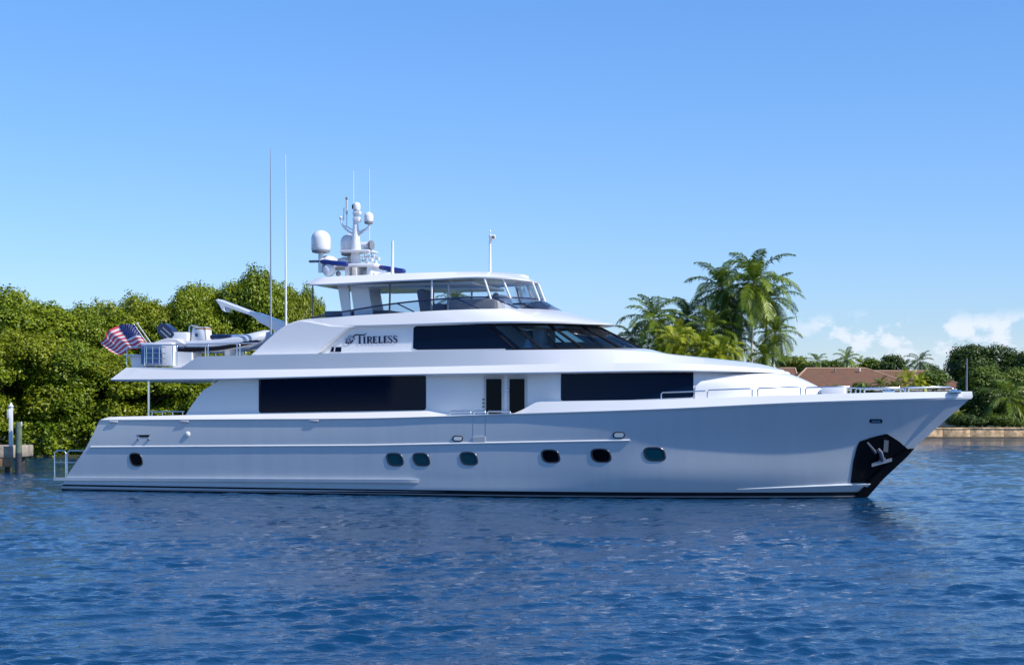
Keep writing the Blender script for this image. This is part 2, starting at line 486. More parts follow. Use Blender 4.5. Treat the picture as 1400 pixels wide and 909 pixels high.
# boot stripe in the waterline: thin outer shell on the hull, black with a grey pinstripe
def shell(name, z0, z1, m, off, x_end=None):
    rows0 = [crom(r, 90) for r in hull_rails]
    cols = [crom([r[k] for r in rows0], 41) for k in range(90)]
    rr = []
    for zz in (z0, (z0 + z1) / 2, z1):
        row = []
        for c in cols:
            for j in range(len(c) - 1):
                if c[j].z <= zz <= c[j + 1].z or j == len(c) - 2:
                    u = (zz - c[j].z) / (c[j + 1].z - c[j].z); p = c[j].lerp(c[j + 1], u); break
            row.append(Vector((p.x + (off if p is c[-1] else 0), p.y - off, p.z)))
        row[-1] = row[-1] + Vector((off, 0, 0))
        rr.append(row)
    o = mb_grid(rr, True, ('aft',)).build(name, m, Y); return finish(o)
shell('boot_stripe', -0.3, 0.25, M['boot'], 0.012)
shell('boot_pinstripe', 0.055, 0.10, M['grey_line'], 0.020)

# rub rail and spray rail
rub = lin((124, 611), (500, 608.7), (657, 605.6), (861, 601.8))
bar_on('rub_rail', HB, span(124, 861, 50, rub), 0.045, M['white'], Y)
spr = lin((76, 654.5), (575, 656.6))
o = loft('swim_platform', [R((73, 656.5, 3.52), (94, 656.6, 3.56), (330, 658.4, 3.82), (560, 660, 3.84), (577, 660, 3.68)),
                       R((73, 652.5, 3.52), (94, 652.6, 3.56), (330, 654.3, 3.84), (565, 655.2, 3.86), (577, 655.4, 3.68))], M['hull'], n=60, parent=Y, smooth=False)
# port stern ladder rails on the platform (starboard side)
mbr = MB()
zpl = P(80, 652.5, 3.4).z
for (xa, xb, ytop) in ((75, 90, 616), (92, 122, 616)):
    a, b = P(xa, 652, 3.3), P(xb, 652, 3.3)
    ta, tb = P(xa, ytop, 3.3), P(xb, ytop, 3.3)
    mbr.tube([a, ta - Vector((0, 0, .1)), ta + Vector((.1, 0, 0)), tb - Vector((.1, 0, 0)), tb - Vector((0, 0, .1)), Vector((b.x, b.y, zpl))], 0.03)
    ma, mb_ = P(xa, 632, 3.3), P(xb, 632, 3.3); mbr.tube([ma, mb_], 0.024)
mbr.build('boarding_rail', M['steel'], Y, 60)

# portholes
def porthole(cx, cy, w, h, teal):
    def outline(s, k=26):
        r = []
        for i in range(k):
            a = 2 * math.pi * i / k
            e = 2.0 / 2.9
            x = math.copysign(abs(math.cos(a)) ** e, math.cos(a)) * w / 2 * s
            y = math.copysign(abs(math.sin(a)) ** e, math.sin(a)) * h / 2 * s
            r.append((cx + x + 0.22 * y, cy + y))
        return r
    # rim = ring
    o1, o2 = outline(1.12), outline(0.9)
    f1 = [];
    for ring, off in ((o1, 0.002), (outline(1.08), 0.016), (outline(0.96), 0.016), (o2, -0.03)):
        for x, y in ring:
            p, nr = hit(HB, x, y); f1.append(p + nr * off)
    k = 26; fs = [(r * k + i, r * k + (i + 1) % k, (r + 1) * k + (i + 1) % k, (r + 1) * k + i) for r in range(3) for i in range(k)]
    fr = MB().add(f1, fs).build('porthole', M['frame'], Y, 40)
    poly_on('glass', HB, outline(0.93), M['teal_glass'] if teal else M['door_glass'], fr, off=0.006, thick=0.005)
for cx, cy, w, h, tl in ((186, 628, 16, 17, 0), (540, 628, 21, 17, 1), (576, 628, 21, 17, 1), (641, 626.7, 22, 17, 1), (752.8, 623.5, 23, 17, 0), (821.7, 622.6, 25, 17.5, 0), (895, 620.7, 27, 18, 1)):
    porthole(cx, cy, w, h, tl)
# hull fittings
def capsule(cx, cy, w, h, k=16):
    r = h / 2; L = w / 2 - r; q = []
    for i in range(k):
        a = 2 * math.pi * i / k
        q.append((cx + math.copysign(L, math.cos(a)) + r * math.cos(a), cy + r * math.sin(a)))
    return q
for cx, cy, w, h in ((625.8, 599.3, 15, 8.5), (846, 594.6, 17, 9)):
    b_ = poly_on('courtesy_light', HB, capsule(cx, cy, w, h), M['frame'], Y, off=0.02)
    poly_on('lens', HB, capsule(cx + .3, cy, w - 4, h - 3.4), M['lamp'], b_, off=0.035)
poly_on('fairlead', HB, capsule(1197.5, 575.4, 18, 5.6), M['black'], Y, off=0.015)
poly_on('fairlead_insert', HB, capsule(1197.5, 575.4, 13, 3.0), M['steel'], Y, off=0.03)
poly_on('mooring_recess', HB, [(187, 594.4), (205, 594.2), (203, 597.5), (192, 597.5)], M['black'], Y, off=0.012)
mbf = MB()
for x in (189, 203.5): p, nr = hit(HB, x, 600.5); mbf.lathe(p, [(0.05, -.02), (0.05, .05), (0.02, .06)], 10, nr)
mbf.build_each('drain_fitting', M['grey'], Y)
p, nr = hit(HB, 256.5, 593.5); MB().lathe(p, [(0.12, -.02), (0.12, .02), (0.08, .05), (0.02, .06)], 18, nr).build('hull_light', M['lamp'], Y, 50)
poly_on('gate_step', HB, [(646.5, 597), (663.5, 596.6), (663.5, 603.8), (646.5, 604.2)], M['soffit'], Y, off=0.03)
for x in (647, 664):
    bar_on('gate_seam', HB, span(x, x, 6, lambda _: 0) if 0 else [(x, 569 + 27 * k / 5) for k in range(6)], 0.006, M['grey'], Y, off=0.001, n=5)

for x, y in ((156, 574.2), (253, 573.6), (430, 572.6)):
    p, nr = hit(HB, x, y + 2.5); MB().box(p + nr * .03, (.42, .07, .09), bev=.025).build('bulwark_chock', M['soffit'], Y)
# anchor pocket at the bow
pocket_px = [(1173.5, 604), (1193, 597.5), (1212.5, 592.7), (1229, 603), (1243.5, 615.5)]
rows = []
def stem_x(y): return float(np.interp(y, [545, 604, 652, 680], [1326, 1259, 1206, 1180]))
for k in range(15):
    u = k / 14; rows.append(u)
def pk(name, m, off):
    f = []
    topf = lin((1173.5, 604), (1193, 597.5), (1212.5, 592.7), (1229, 603), (1243.5, 615.5))
    cols = []
    xs = np.linspace(1170, 1242.0, 26)
    for x in xs:
        t = topf(x) if x >= 1173.5 else 604 + (1173.5 - x) * 8
        b = 660 if x < 1198 else float(np.interp(x, [1198, 1243], [659, 617]))
        cols.append([(x - 0.0, t + (b - t) * j / 9) for j in range(10)])
    vs = []
    for c in cols:
        for (x, y) in c:
            x2 = min(x + (1166.5 - 1173.5) * max(0, (y - 604)) / 56 * (1 if x < 1176 else 0), stem_x(y) - 1.0)
            p, nr = hit(HB, x2, y, 0.3)
            vs.append(p + Vector((0, -off, 0)))
    nn = 10; L = len(cols)
    fs = [(i * nn + j, (i + 1) * nn + j, (i + 1) * nn + j + 1, i * nn + j + 1) for i in range(L - 1) for j in range(nn - 1)]
    k = len(vs); vs2 = vs + [Vector((v.x, -v.y, v.z)) for v in vs]; fs += [tuple(k + q for q in f[::-1]) for f in fs]
    return MB().add(vs2, fs).build(name, m, Y, 30)
pkt = pk('anchor_pocket', M['black'], 0.03)
# black stem guard down to the water
g = MB()
st = [P(1248, 613, 0), P(1236, 626, 0), P(1206, 654, 0), P(1181, 679, 0) + Vector((0, 0, -.1))]
vs = []
for i, p_ in enumerate(st):
    w = [0.10, 0.22, 0.22, 0.16][i]
    vs += [p_ + Vector((0.07, 0, 0)), p_ + Vector((-0.42 * (1 if i else .3), -w - .1, 0.0)), p_ + Vector((-0.42 * (1 if i else .3), w + .1, 0))]
fs = [(i * 3, i * 3 + 1, i * 3 + 4, i * 3 + 3) for i in range(3)] + [(i * 3, i * 3 + 3, i * 3 + 5, i * 3 + 2) for i in range(3)] + [(i * 3 + 1, i * 3 + 2, i * 3 + 5, i * 3 + 4) for i in range(3)] + [(0, 2, 1), (9, 10, 11)]
g.add(vs, fs)
g.build('stem_guard', M['black'], Y)
# anchor: shank, crown bar, flukes
def hb(px, py, off): p, nr = hit(HB, px, py, 0.5); return p + nr * off
an = MB()
an.tube([hb(1185, 604, .05), hb(1196, 617, .12)], [0.04, 0.06], 8)
an.tube([hb(1199, 612, .10), hb(1202, 616, .16), hb(1204.5, 627, .14)], [0.07, 0.09, .09], 8)
a0, a1 = hb(1190.5, 633.5, .12), hb(1218, 626, .12)
d = (a1 - a0); up = Vector((0, 0, 1))
an.prism([a0 - up * .07, a1 - up * .07, a1 + up * .07, a0 + up * .07], Vector((0, -.09, 0)))
an.tube([a0.lerp(a1, .35), a0.lerp(a1, .35) + Vector((0, -.02, .12)), a0.lerp(a1, .65) + Vector((0, -.02, .12)), a0.lerp(a1, .65)], .035, 6)
ank = an.build('anchor', M['galv'], Y, 40)
an2 = MB(); an2.prism([hb(1208, 600, .07), hb(1214, 601, .07), hb(1213, 617, .07), hb(1207, 616, .07)], Vector((0, -.04, 0)))
an2.build('fluke', M['grey'], ank)
# chine wedge at the bow
def hw(px, py, off): return hb(px, py, off)
wd_t = [hb(1007, 668.5, .01)] + [hb(x, float(np.interp(x, [1007, 1189], [668.5, 660])), .01 + .10 * (x - 1007) / 182) for x in (1040, 1075, 1110, 1145, 1175, 1189)]
wd_b = [hb(1007, 671.5, .004)] + [hb(x, 671.5, .01) for x in (1040, 1075, 1110, 1145, 1168, 1178)]
n = len(wd_t)
vsw = wd_t + wd_b + [hb(x, float(np.interp(x, [1007, 1189], [668.5, 660])) - 1.0, -.02) for x in (1007, 1040, 1075, 1110, 1145, 1175, 1189)]
fsw = [(i, i + 1, n + i + 1, n + i) for i in range(n - 1)] + [(2 * n + i, 2 * n + i + 1, i + 1, i) for i in range(n - 1)]
k = len(vsw); vsw += [Vector((v.x, -v.y, v.z)) for v in vsw]; fsw += [tuple(k + q for q in f[::-1]) for f in fsw]
MB().add(vsw, fsw).build('chine_strake', M['hull'], Y, 20)

# ---- bulwark cap: white band above the hull paint
cap = [
    R((135, 575.3, 3.62), (300, 574.6, 3.83), (500, 573.3, 3.93), (608, 570, 3.95), (703, 567.3, 3.96), (900, 561.3, 3.83), (1090, 552.8, 2.88), (1230, 548.3, 1.53), (1328, 545.3, 0)),
    R((137, 573.8, 3.64), (300, 573, 3.86), (500, 571.6, 3.96), (608, 568.8, 3.98), (703, 565.5, 3.99), (900, 559, 3.88), (1090, 550, 2.95), (1230, 545.5, 1.6), (1330, 542.5, 0)),
]
cap_top = R((149, 569.8, 3.42), (255, 567.3, 3.5), (500, 563.5, 3.52), (585, 561.5, 3.54), (612, 567.2, 3.8), (690, 566, 3.84), (705, 565, 3.84), (734, 549, 3.80), (820, 547.6, 3.77), (900, 546.3, 3.68), (1090, 539.5, 2.85), (1230, 536, 1.55), (1329, 535, 0))
def by_x(rail, n=150, x0=None, x1=None):
    return rail
# rows at common stations so the step by the door stays crisp
def station_rows(rails, n=160):
    rows = []
    for r in rails:
        a = crom(r, 400, smooth=True)
        rows.append(a)
    res = []
    for a in rows:
        xs = np.array([p.x for p in a]); ys = np.array([p.y for p in a]); zs = np.array([p.z for p in a])
        t = (xs - xs[0]) / (xs[-1] - xs[0])
        # denser near the bow
        u = 1 - (1 - np.linspace(0, 1, n)) ** 1.35
        tx = np.interp(u, t, xs)
        res.append([Vector((float(X), float(np.interp(X, xs, ys)), float(np.interp(X, xs, zs)))) for X in tx])
    return res
ct_lin = []
for i in range(len(cap_top) - 1):
    for j in range(10): ct_lin.append(cap_top[i].lerp(cap_top[i + 1], j / 10))
ct_lin.append(cap_top[-1])
rows = station_rows([cap[0], cap[1]])
a = ct_lin; xs = np.array([p.x for p in a]); ys = np.array([p.y for p in a]); zs = np.array([p.z for p in a])
# smooth forward half-breadths
cs = crom(cap_top[7:], 400); xss = np.array([p.x for p in cs]); yss = np.array([p.y for p in cs]); zss = np.array([p.z for p in cs])
tr = []
u = 1 - (1 - np.linspace(0, 1, 160)) ** 1.35
for k in range(160):
    X = float(np.interp(u[k], (xs - xs[0]) / (xs[-1] - xs[0]), xs))
    xw = rows[1][k].x
    fwd = X > cap_top[7].x
    yy = float(np.interp(X, xss, yss)) if fwd else float(np.interp(X, xs, ys))
    zz = float(np.interp(X, xss, zss)) if fwd else float(np.interp(X, xs, zs))
    tr.append(Vector((X, yy, zz)))
mid_ = [Vector((t.x * .3 + b.x * .7, (t.y * .3 + b.y * .7) - 0.015, t.z * .3 + b.z * .7)) for t, b in zip(tr, rows[1])]
o = mb_grid([rows[0], rows[1], tr], True, ('top', 'aft', 'bottom')).build('bulwark', M['white'], Y, 28); finish(o, ang=28)
CB = bvh_of(o)

# ---- main deckhouse
house = loft('main_deckhouse', [
    R((252, 570, 3.36), (400, 569, 3.38), (583, 568, 3.38), (610, 568, 3.36), (655, 568, 3.12), (735, 566, 3.12), (762, 560, 3.34), (850, 556, 3.3), (950, 552, 3.0), (1040, 548, 2.2), (1098, 543, 1.2), (1128, 541, 0)),
    R((262, 554, 3.35), (400, 553, 3.36), (583, 552, 3.36), (610, 552, 3.34), (655, 552, 3.10), (735, 550, 3.10), (762, 546, 3.32), (850, 543, 3.28), (948, 540, 2.98), (1035, 535, 2.15), (1088, 532, 1.15), (1116, 531, 0)),
    R((277, 534, 3.34), (400, 534, 3.35), (583, 532, 3.35), (610, 531, 3.33), (655, 531, 3.08), (735, 529, 3.08), (762, 527, 3.30), (850, 526, 3.24), (940, 524, 2.92), (1020, 522, 2.05), (1070, 521, 1.1), (1097, 521, 0)),
    R((305, 517, 3.33), (400, 516.5, 3.34), (583, 512, 3.34), (610, 511, 3.32), (655, 510.5, 3.06), (735, 509, 3.06), (762, 509, 3.28), (850, 508, 3.2), (935, 507, 2.85), (1005, 507, 1.95), (1050, 508, 1.0), (1076, 509, 0)),
], M['white'], n=150, parent=Y)
AB = bvh_of(house)
patch('saloon_window', AB, lin((354, 516.5), (582, 512.6)), lin((354, 564.4), (582, 560.5)), 354, 582.5, M['dark_glass'], rc=3.5, n=30, parent=Y)
patch('stateroom_window', AB, lin((767, 510.3), (948, 508)), lin((767, 547.8), (860, 546.6), (948, 543)), 767, 948, M['dark_glass'], rc=3, n=30, parent=Y)
# rain gutter lines under the windows
for (xa, xb) in ((665, 686), (697, 717.5)):
    fr = patch('side_door', AB, lin((0, 514.0), (2000, 514.0)), lin((600, 567), (760, 563)), xa - 3.4, xb + 3.4, M['soffit'], rc=1.2, n=6, off=0.03, parent=Y)
    patch('glass', AB, lin((0, 518), (2000, 518)), lin((600, 566.6), (760, 563)), xa, xb, M['door_glass'], rc=1.2, n=6, off=0.05, parent=fr)
    if xa > 690:
        p, nr = hit(AB, 694.5, 534); MB().box(p + nr * .06, (.06, .05, .12), bev=.01).build('handle', M['steel'], fr)
for y in (546, 551, 556):
    p, nr = hit(AB, 661.5, y); MB().box(p + nr * .02, (.12, .04, .08), bev=.01).build('wall_fitting', M['grey'], Y)
# smooth white fairing round the front of the deckhouse
loft('foredeck_trunk', [
    R((950, 549, 3.02), (1000, 547, 2.75), (1060, 544, 2.05), (1100, 541, 1.3), (1122, 538.5, .6), (1134, 537.5, 0)),
    R((952, 527, 3.0), (1000, 524, 2.65), (1050, 524, 1.95), (1085, 524, 1.25), (1104, 525, .6), (1114, 526, 0)),
    R((968, 516.5, 2.7), (1005, 513.5, 2.3), (1045, 512.5, 1.7), (1070, 512.5, 1.1), (1082, 513, .5), (1088, 514, 0)),
    R((986, 510.5, 2.2), (1010, 509.5, 1.9), (1040, 509.5, 1.4), (1060, 509.7, .9), (1072, 510, .4), (1077, 511, 0)),
], M['white'], n=50, vsub=3, parent=Y, ang=50)
MB().box(P(1141, 535.5, 0.6), (0.9, 1.2, .35), bev=.05).build('deck_locker', M['white'], Y)

# ---- upper deck with fascia
def upper():
    f0 = R((160, 521.2, 3.2), (300, 520.4, 3.25), (520, 515, 3.28), (766, 511.6, 3.2), (920, 509.2, 3.0), (1000, 509.6, 2.1), (1050, 510.5, 1.0), (1072, 511.5, 0))
    f1 = R((150.5, 519.8, 3.62), (300, 518.8, 3.78), (520, 513.5, 3.80), (766, 510, 3.74), (920, 507.7, 3.42), (1000, 508, 2.55), (1052, 509.4, 1.3), (1080, 511, 0))
    f1b = R((151, 518.6, 3.63), (300, 517.4, 3.79), (520, 512, 3.81), (766, 508.4, 3.75), (920, 506.2, 3.43), (1000, 506.6, 2.56), (1052, 508.2, 1.31), (1080, 510, 0))
    f2 = R((171, 503.6, 3.40), (260, 505.6, 3.56), (400, 504.6, 3.58), (520, 502.5, 3.58), (663, 499.6, 3.56), (766, 497.2, 3.52), (920, 496.6, 3.22), (1000, 500.4, 2.3), (1050, 504.4, 1.15), (1078, 508.6, 0))
    f3 = R((172.5, 502.4, 3.37), (258, 501.8, 3.52), (400, 484.4, 3.42), (520, 481.6, 3.42), (663, 479.2, 3.36), (766, 478.4, 3.2), (880, 480.6, 2.65), (960, 489.6, 1.9), (1030, 498.4, .95), (1070, 506, 0))
    return f0, f1, f1b, f2, f3
f0, f1, f1b, f2, f3 = upper()
# split: aft part (bulwark step) and forward part share stations
n = 150
st_rows = []
for r in (f0, f1, f1b, f2): st_rows.append(crom(r, n))
top_px = [(172.5, 502.4, 3.38), (247, 502.2, 3.55), (251, 500.5, 3.56), (270, 487.3, 3.60), (345, 485.3, 3.62), (400, 484.2, 3.62), (520, 481.4, 3.60), (600, 479.8, 3.56), (663, 478.9, 3.50), (716, 478.3, 3.40), (766, 477.8, 3.26), (820, 477.6, 3.06), (880, 480.2, 2.62), (920, 485.2, 2.28), (975, 491.5, 1.72), (1025, 498, 1.05), (1055, 503, .5), (1072, 507, 0)]
tp = R(*top_px)
dn = []
for i in range(len(tp) - 1):
    for j in range(8): dn.append(tp[i].lerp(tp[i + 1], j / 8))
dn.append(tp[-1])
sm = crom(tp[8:], 300)
xs = np.array([p.x for p in dn]); ys = np.array([p.y for p in dn]); zs = np.array([p.z for p in dn])
xs2 = np.array([p.x for p in sm]); ys2 = np.array([p.y for p in sm]); zs2 = np.array([p.z for p in sm])
r4 = []
for k in range(n):
    q = st_rows[3][k]
    t = (q.x - st_rows[3][0].x) / (st_rows[3][-1].x - st_rows[3][0].x)
    X = xs[0] + t * (xs[-1] - xs[0])
    if X > xs2[0]: r4.append(Vector((X, float(np.interp(X, xs2, ys2)), float(np.interp(X, xs2, zs2)))))
    else: r4.append(Vector((X, float(np.interp(X, xs, ys)), float(np.interp(X, xs, zs)))))
# crown: inner rail a little higher forward of the windshield, then the centreline
ctr = crom(R((766, 474.5, 0), (840, 475, 0), (884, 476.4, 0), (908, 482.6, 0), (974, 489.8, 0), (1040, 497.8, 0), (1073, 506.6, 0)), 200)
cx = np.array([p.x for p in ctr]); cz = np.array([p.z for p in ctr])
x_on = P(740, 478, 3.3).x
r5 = []; r6 = []
for q in r4:
    w = min(max((q.x - x_on) / 4.0, 0), 1)
    zc = float(np.interp(q.x, cx, cz))
    zmid = q.z + (zc - q.z) * .75 * w if w > 0 else q.z
    r5.append(Vector((q.x, q.y * .55, zmid)))
    r6.append(Vector((q.x, q.y * 0.0, q.z + (zc - q.z) * w)))
ud = mb_grid(st_rows + [r4, r5, r6], True, ('aft', 'bottom')).build('upper_deck', M['white'], Y, 10); finish(ud, ang=10)
UB = bvh_of(ud)
ud['label'] = 'white upper deck with a long overhanging fascia and step near the stern'
# deck posts under the aft overhang
for b_ in (3.05, -3.05):
    q = P(203.5, 540, 3.05)
    zt_, zb_ = P(203.5, 520, 3.05).z + .1, P(203.5, 567, 3.05).z - .4
    MB().tube([(q.x, -b_, zb_), (q.x, -b_, zt_)], 0.05, 12).build('deck_post', M['steel'], Y, 60)
# aft deck rail
r_ = MB()
pts = [P(204, 562.5, 3.2), P(230, 562.5, 3.2), P(252, 562.5, 3.2)]
r_.tube(pts, 0.03)
for x in (208, 222, 236, 250): a_ = P(x, 562.5, 3.2); r_.tube([a_, a_ - Vector((0, 0, .25))], .02)
pp = [Vector((p.x, -p.y, p.z)) for p in pts]; r_.tube(pp, .03)
for x in (208, 222, 236, 250): a_ = P(x, 562.5, 3.2); a_.y = -a_.y; r_.tube([a_, a_ - Vector((0, 0, .25))], .02)
r_.build_each('aft_deck_rail', M['steel'], Y, 60, 5)
# aft bulkhead with glass doors behind the wings
q = P(300, 540, 3.3)
MB().box((q.x + .5, 0, P(300, 540, 3.3).z), (.1, 6.2, 1.6)).build('aft_bulkhead', M['dark_glass'], Y)

# ---- skylounge / pilothouse walls
wall_b = R((362, 486, 2.92), (455, 484, 2.95), (564, 481, 2.96), (640, 479.5, 2.96), (692, 479, 2.95))
wall_t = R((404, 444, 2.86), (455, 445, 2.88), (564, 444, 2.9), (640, 443.5, 2.9), (668, 443.5, 2.9))
sl = loft('skylounge', [wall_b, wall_t], M['white'], n=40, caps=('top', 'bottom', 'aft', 'fore'), parent=Y)
SB = bvh_of(sl)
# solid dark side window, its forward edge raked
tb = lin((564, 445.2), (690, 441.7)); bb = lin((564, 478.3), (717, 476.2))
f_ = []; bk_ = []
NN = 24
for i in range(NN + 1):
    u = i / NN
    xt = 564.5 + (672 - 564.5) * u; xb = 564.5 + (712 - 564.5) * u
    c = 3.0
    for j in range(5):
        v = j / 4; x = xt + (xb - xt) * v
        ti, bi = tb(x) + .6, bb(x)
        if i == 0: ti += c if 0 else 0.0
        y = ti + (bi - ti) * v
        if i == 0 and j == 4: y -= 2.2
        if i == 0 and j == 0: y += 1.5
        p_ = P(x, y, 2.975 - .045 * 0)
        f_.append(Vector((p_.x, -(2.975 - 0.07 * (1 - v)), p_.z)))
nn = len(f_)
fs = [(i * 5 + j, (i + 1) * 5 + j, (i + 1) * 5 + j + 1, i * 5 + j + 1) for i in range(NN) for j in range(4)]
wsm = MB(); wsm.add(f_, fs); wsm.add([Vector((v.x, -v.y, v.z)) for v in f_], [f[::-1] for f in fs])
wsm.build_each('skylounge_window', M['dark_glass'], Y)

# windshield glass with raked mullions
g0 = crom(R((700, 477, 2.93), (745, 476.6, 2.86), (790, 476.3, 2.55), (826, 476, 2.0), (853, 476, 1.25), (870, 476.2, .55), (878, 476.6, 0)), 50)
g1 = crom(R((664, 444.5, 2.88), (705, 443.6, 2.78), (744, 443.6, 2.4), (775, 444.6, 1.85), (798, 446, 1.15), (814, 447.6, .5), (822, 449, 0)), 50)
ws = mb_grid([g0, [a.lerp(b, .5) for a, b in zip(g0, g1)], g1], True, ()).build('windshield', M['tint'], Y, 40); finish(ws)
ml = MB()
def gl_at(u): i = u * 49; j = min(int(i), 48); f = i - j; return g0[j].lerp(g0[j + 1], f), g1[j].lerp(g1[j + 1], f)
for u, r in ((0.02, .07), (.20, .05), (.47, .06), (.75, .055), (1.0, .055)):
    a, b = gl_at(u)
    ml.tube([a, b], r, 6)
    if u < 1: ml.tube([Vector((a.x, -a.y, a.z)), Vector((b.x, -b.y, b.z))], r, 6)
ml.tube(g1, .05, 6); ml.tube([Vector((v.x, -v.y, v.z)) for v in g1], .05, 6)
ml.tube(g0, .04, 6); ml.tube([Vector((v.x, -v.y, v.z)) for v in g0], .04, 6)
ml.build('mullion_frame', M['rubber'], ws, 40)
wp = MB()
for u in (.3, .6, .85):
    a, b = gl_at(u); a2, b2 = gl_at(u + .1)
    wp.tube([a + Vector((.06, -.05, .03)), a.lerp(b2, .6) + Vector((.06, -.06, .03))], .018, 5)
wp.build_each('wiper', M['black'], ws, 40)
# helm interior: dash, chairs, ceiling
dash = MB(); q = P(800, 473, 1.2); q2 = P(690, 478, 0)
dash.box(((q.x + P(845, 470, 0).x) / 2 - .7, 0, q.z - .1), (2.2, 3.4, .5), bev=.1)
dash.build('helm_dash', M['dark_in'], Y)
hc = MB()
for yy in (-1.1, .3):
    q = P(738, 470, 1.1)
    hc.box((q.x, yy, q.z + .15), (.5, .6, .9), bev=.12); hc.box((q.x + .25, yy, q.z - .2), (.6, .6, .25), bev=.1)
hc.build_each('helm_chair', M['soffit'], Y, 40, 2)

# ---- flybridge coaming and brow
c0_ = R((404, 446.5, 2.90), (480, 447.2, 3.05), (564, 445, 3.08), (640, 442.6, 3.07), (717, 441.6, 2.98), (764, 442, 2.45), (803, 443.2, 1.6), (828, 443.8, .75), (838.5, 444.2, 0))
c1_ = R((404, 444.8, 2.90), (480, 444.8, 3.07), (564, 442.8, 3.1), (640, 440.2, 3.09), (717, 439.2, 3.0), (764, 439.8, 2.47), (803, 441.2, 1.62), (828, 442.2, .76), (839, 443, 0))
c2_ = R((404, 440.0, 2.80), (412, 437.4, 2.86), (428, 435.4, 2.88), (480, 431.8, 2.88), (540, 428.2, 2.88), (600, 424.6, 2.82), (655, 422.6, 2.62), (710, 422, 2.05), (742, 422.8, 1.35), (760, 424, .65), (768, 425.2, 0))
fb = loft('flybridge_coaming', [c0_, c1_, c2_], M['white'], n=90, parent=Y, ang=26)
# ceiling inside the pilothouse is the underside; wing plates either side
out_px = [(344.5, 486), (362, 469), (379, 452.8), (392, 443.8), (401, 440.0), (409, 438.0), (422, 439.2), (440, 442.6), (452, 445.2), (486, 446.0), (477, 448.6), (470, 453.5), (434, 484.5)]
wgm = MB()
for sgn in (1, -1):
    o_ = [P(x, y, 3.08) for x, y in out_px]
    o_ = [Vector((v.x, -sgn * (3.26 - 0.13 * (v.z - o_[0].z)), v.z)) for v in o_]
    wgm.prism(o_, (0, sgn * .34, 0))
wgm.build_each('side_wing', M['white'], Y, 30)
for wg in [o for o in Y.children if o.name.startswith('side_wing')]:
    bv = wg.modifiers.new('bevel', 'BEVEL'); bv.width = 0.06; bv.segments = 3; bv.limit_method = 'ANGLE'; bv.angle_limit = math.radians(40)
# ledge closing the wing in front (boat-deck bulkhead between the wings)
MB().prism([P(352, 484, 2.9), P(404, 441, 2.9), P(470, 441, 2.9), P(470, 484, 2.9)], (0, 5.8, 0)).build('skylounge_aft', M['white'], Y)
# little dark scoop window
WB = BVHTree.FromPolygons([v.co.copy() for v in sl.data.vertices], [tuple(p.vertices) for p in sl.data.polygons])
sc = poly_on('scoop_window', WB, [(454, 474.5), (467, 474.5), (466.4, 481), (451.8, 481)], M['dark_glass'], Y, off=.02)
poly_on('divider', WB, [(457.5, 474.6), (459, 474.6), (458, 480.8), (456.5, 480.8)], M['soffit'], sc, off=.04)

# name on the wall: TIRELESS, with a small emblem before it
tz = lambda X, Yy: (440 + X / 8.75, 440 + Yy / 8.75)       # detail-drawing units to photo pixels
def ribbon(mb, pts, ws, off=.03):
    n = len(pts); L = []; Rr = []
    for i in range(n):
        a = pts[max(0, i - 1)]; b = pts[min(n - 1, i + 1)]
        tx, ty = b[0] - a[0], b[1] - a[1]; l = math.hypot(tx, ty) or 1
        w = ws[i] / 2 if isinstance(ws, (list, tuple)) else ws / 2
        L.append((pts[i][0] - ty / l * w, pts[i][1] + tx / l * w)); Rr.append((pts[i][0] + ty / l * w, pts[i][1] - tx / l * w))
    vs = []
    for q in L + Rr:
        p_, nr = hit(WB, *tz(*q)); vs.append(p_ + nr * off)
    fs = [(i, i + 1, n + i + 1, n + i) for i in range(n - 1)]
    mb.add(vs, fs)
def arc(cx, cy, rx, ry, a0, a1, k=12):
    return [(cx + rx * math.cos(math.radians(a0 + (a1 - a0) * i / (k - 1))), cy + ry * math.sin(math.radians(a0 + (a1 - a0) * i / (k - 1)))) for i in range(k)]
tx = MB()
TK, TN = 22, 8
def bas(x): return 262 - (x - 440) * 0.026      # baseline
def topl(x): return bas(x) - 84
def serif(x, y, w=30): ribbon(tx, [(x - w / 2, y), (x + w / 2, y)], 7)
def stem_(x, t=0): ribbon(tx, [(x, topl(x) - t), (x, bas(x))], TK); serif(x, bas(x) - 3)
# T with a swash
ribbon(tx, [(455, 178 - 12), (456, bas(456))], [20, 22]); serif(457, bas(457) - 3, 36)
ribbon(tx, [(388, 205), (380, 190), (386, 170), (404, 158), (430, 154), (470, 158), (505, 158), (528, 148), (536, 132)], [6, 14, 16, 15, 14, 15, 15, 10, 4])
ribbon(tx, [(388, 205), (397, 208), (400, 198)], [6, 9, 5])
stem_(512); serif(512, topl(512) + 3)
# R
stem_(556); serif(552, topl(552) + 3, 20)
ribbon(tx, [(556, topl(556) + 4)] + arc(574, topl(570) + 24, 20, 20, -90, 90) + [(560, topl(560) + 44)], [7, 8, 10, 12, 14, 16, 17, 17, 16, 14, 12, 10, 8, 7])
ribbon(tx, [(572, topl(572) + 44), (586, topl(572) + 62), (602, bas(600) - 1)], [10, 15, 17])
def E_(x):
    stem_(x); 
    ribbon(tx, [(x - 14, topl(x) + 4), (x + 32, topl(x) + 3)], 8); ribbon(tx, [(x + 31, topl(x)), (x + 31, topl(x) + 18)], 6)
    ribbon(tx, [(x, topl(x) + 41), (x + 24, topl(x) + 41)], 8); ribbon(tx, [(x + 24, topl(x) + 32), (x + 24, topl(x) + 51)], 5)
    ribbon(tx, [(x, bas(x) - 4), (x + 36, bas(x) - 5)], 9); ribbon(tx, [(x + 36, bas(x) - 22), (x + 35, bas(x) - 2)], 7)
E_(626)
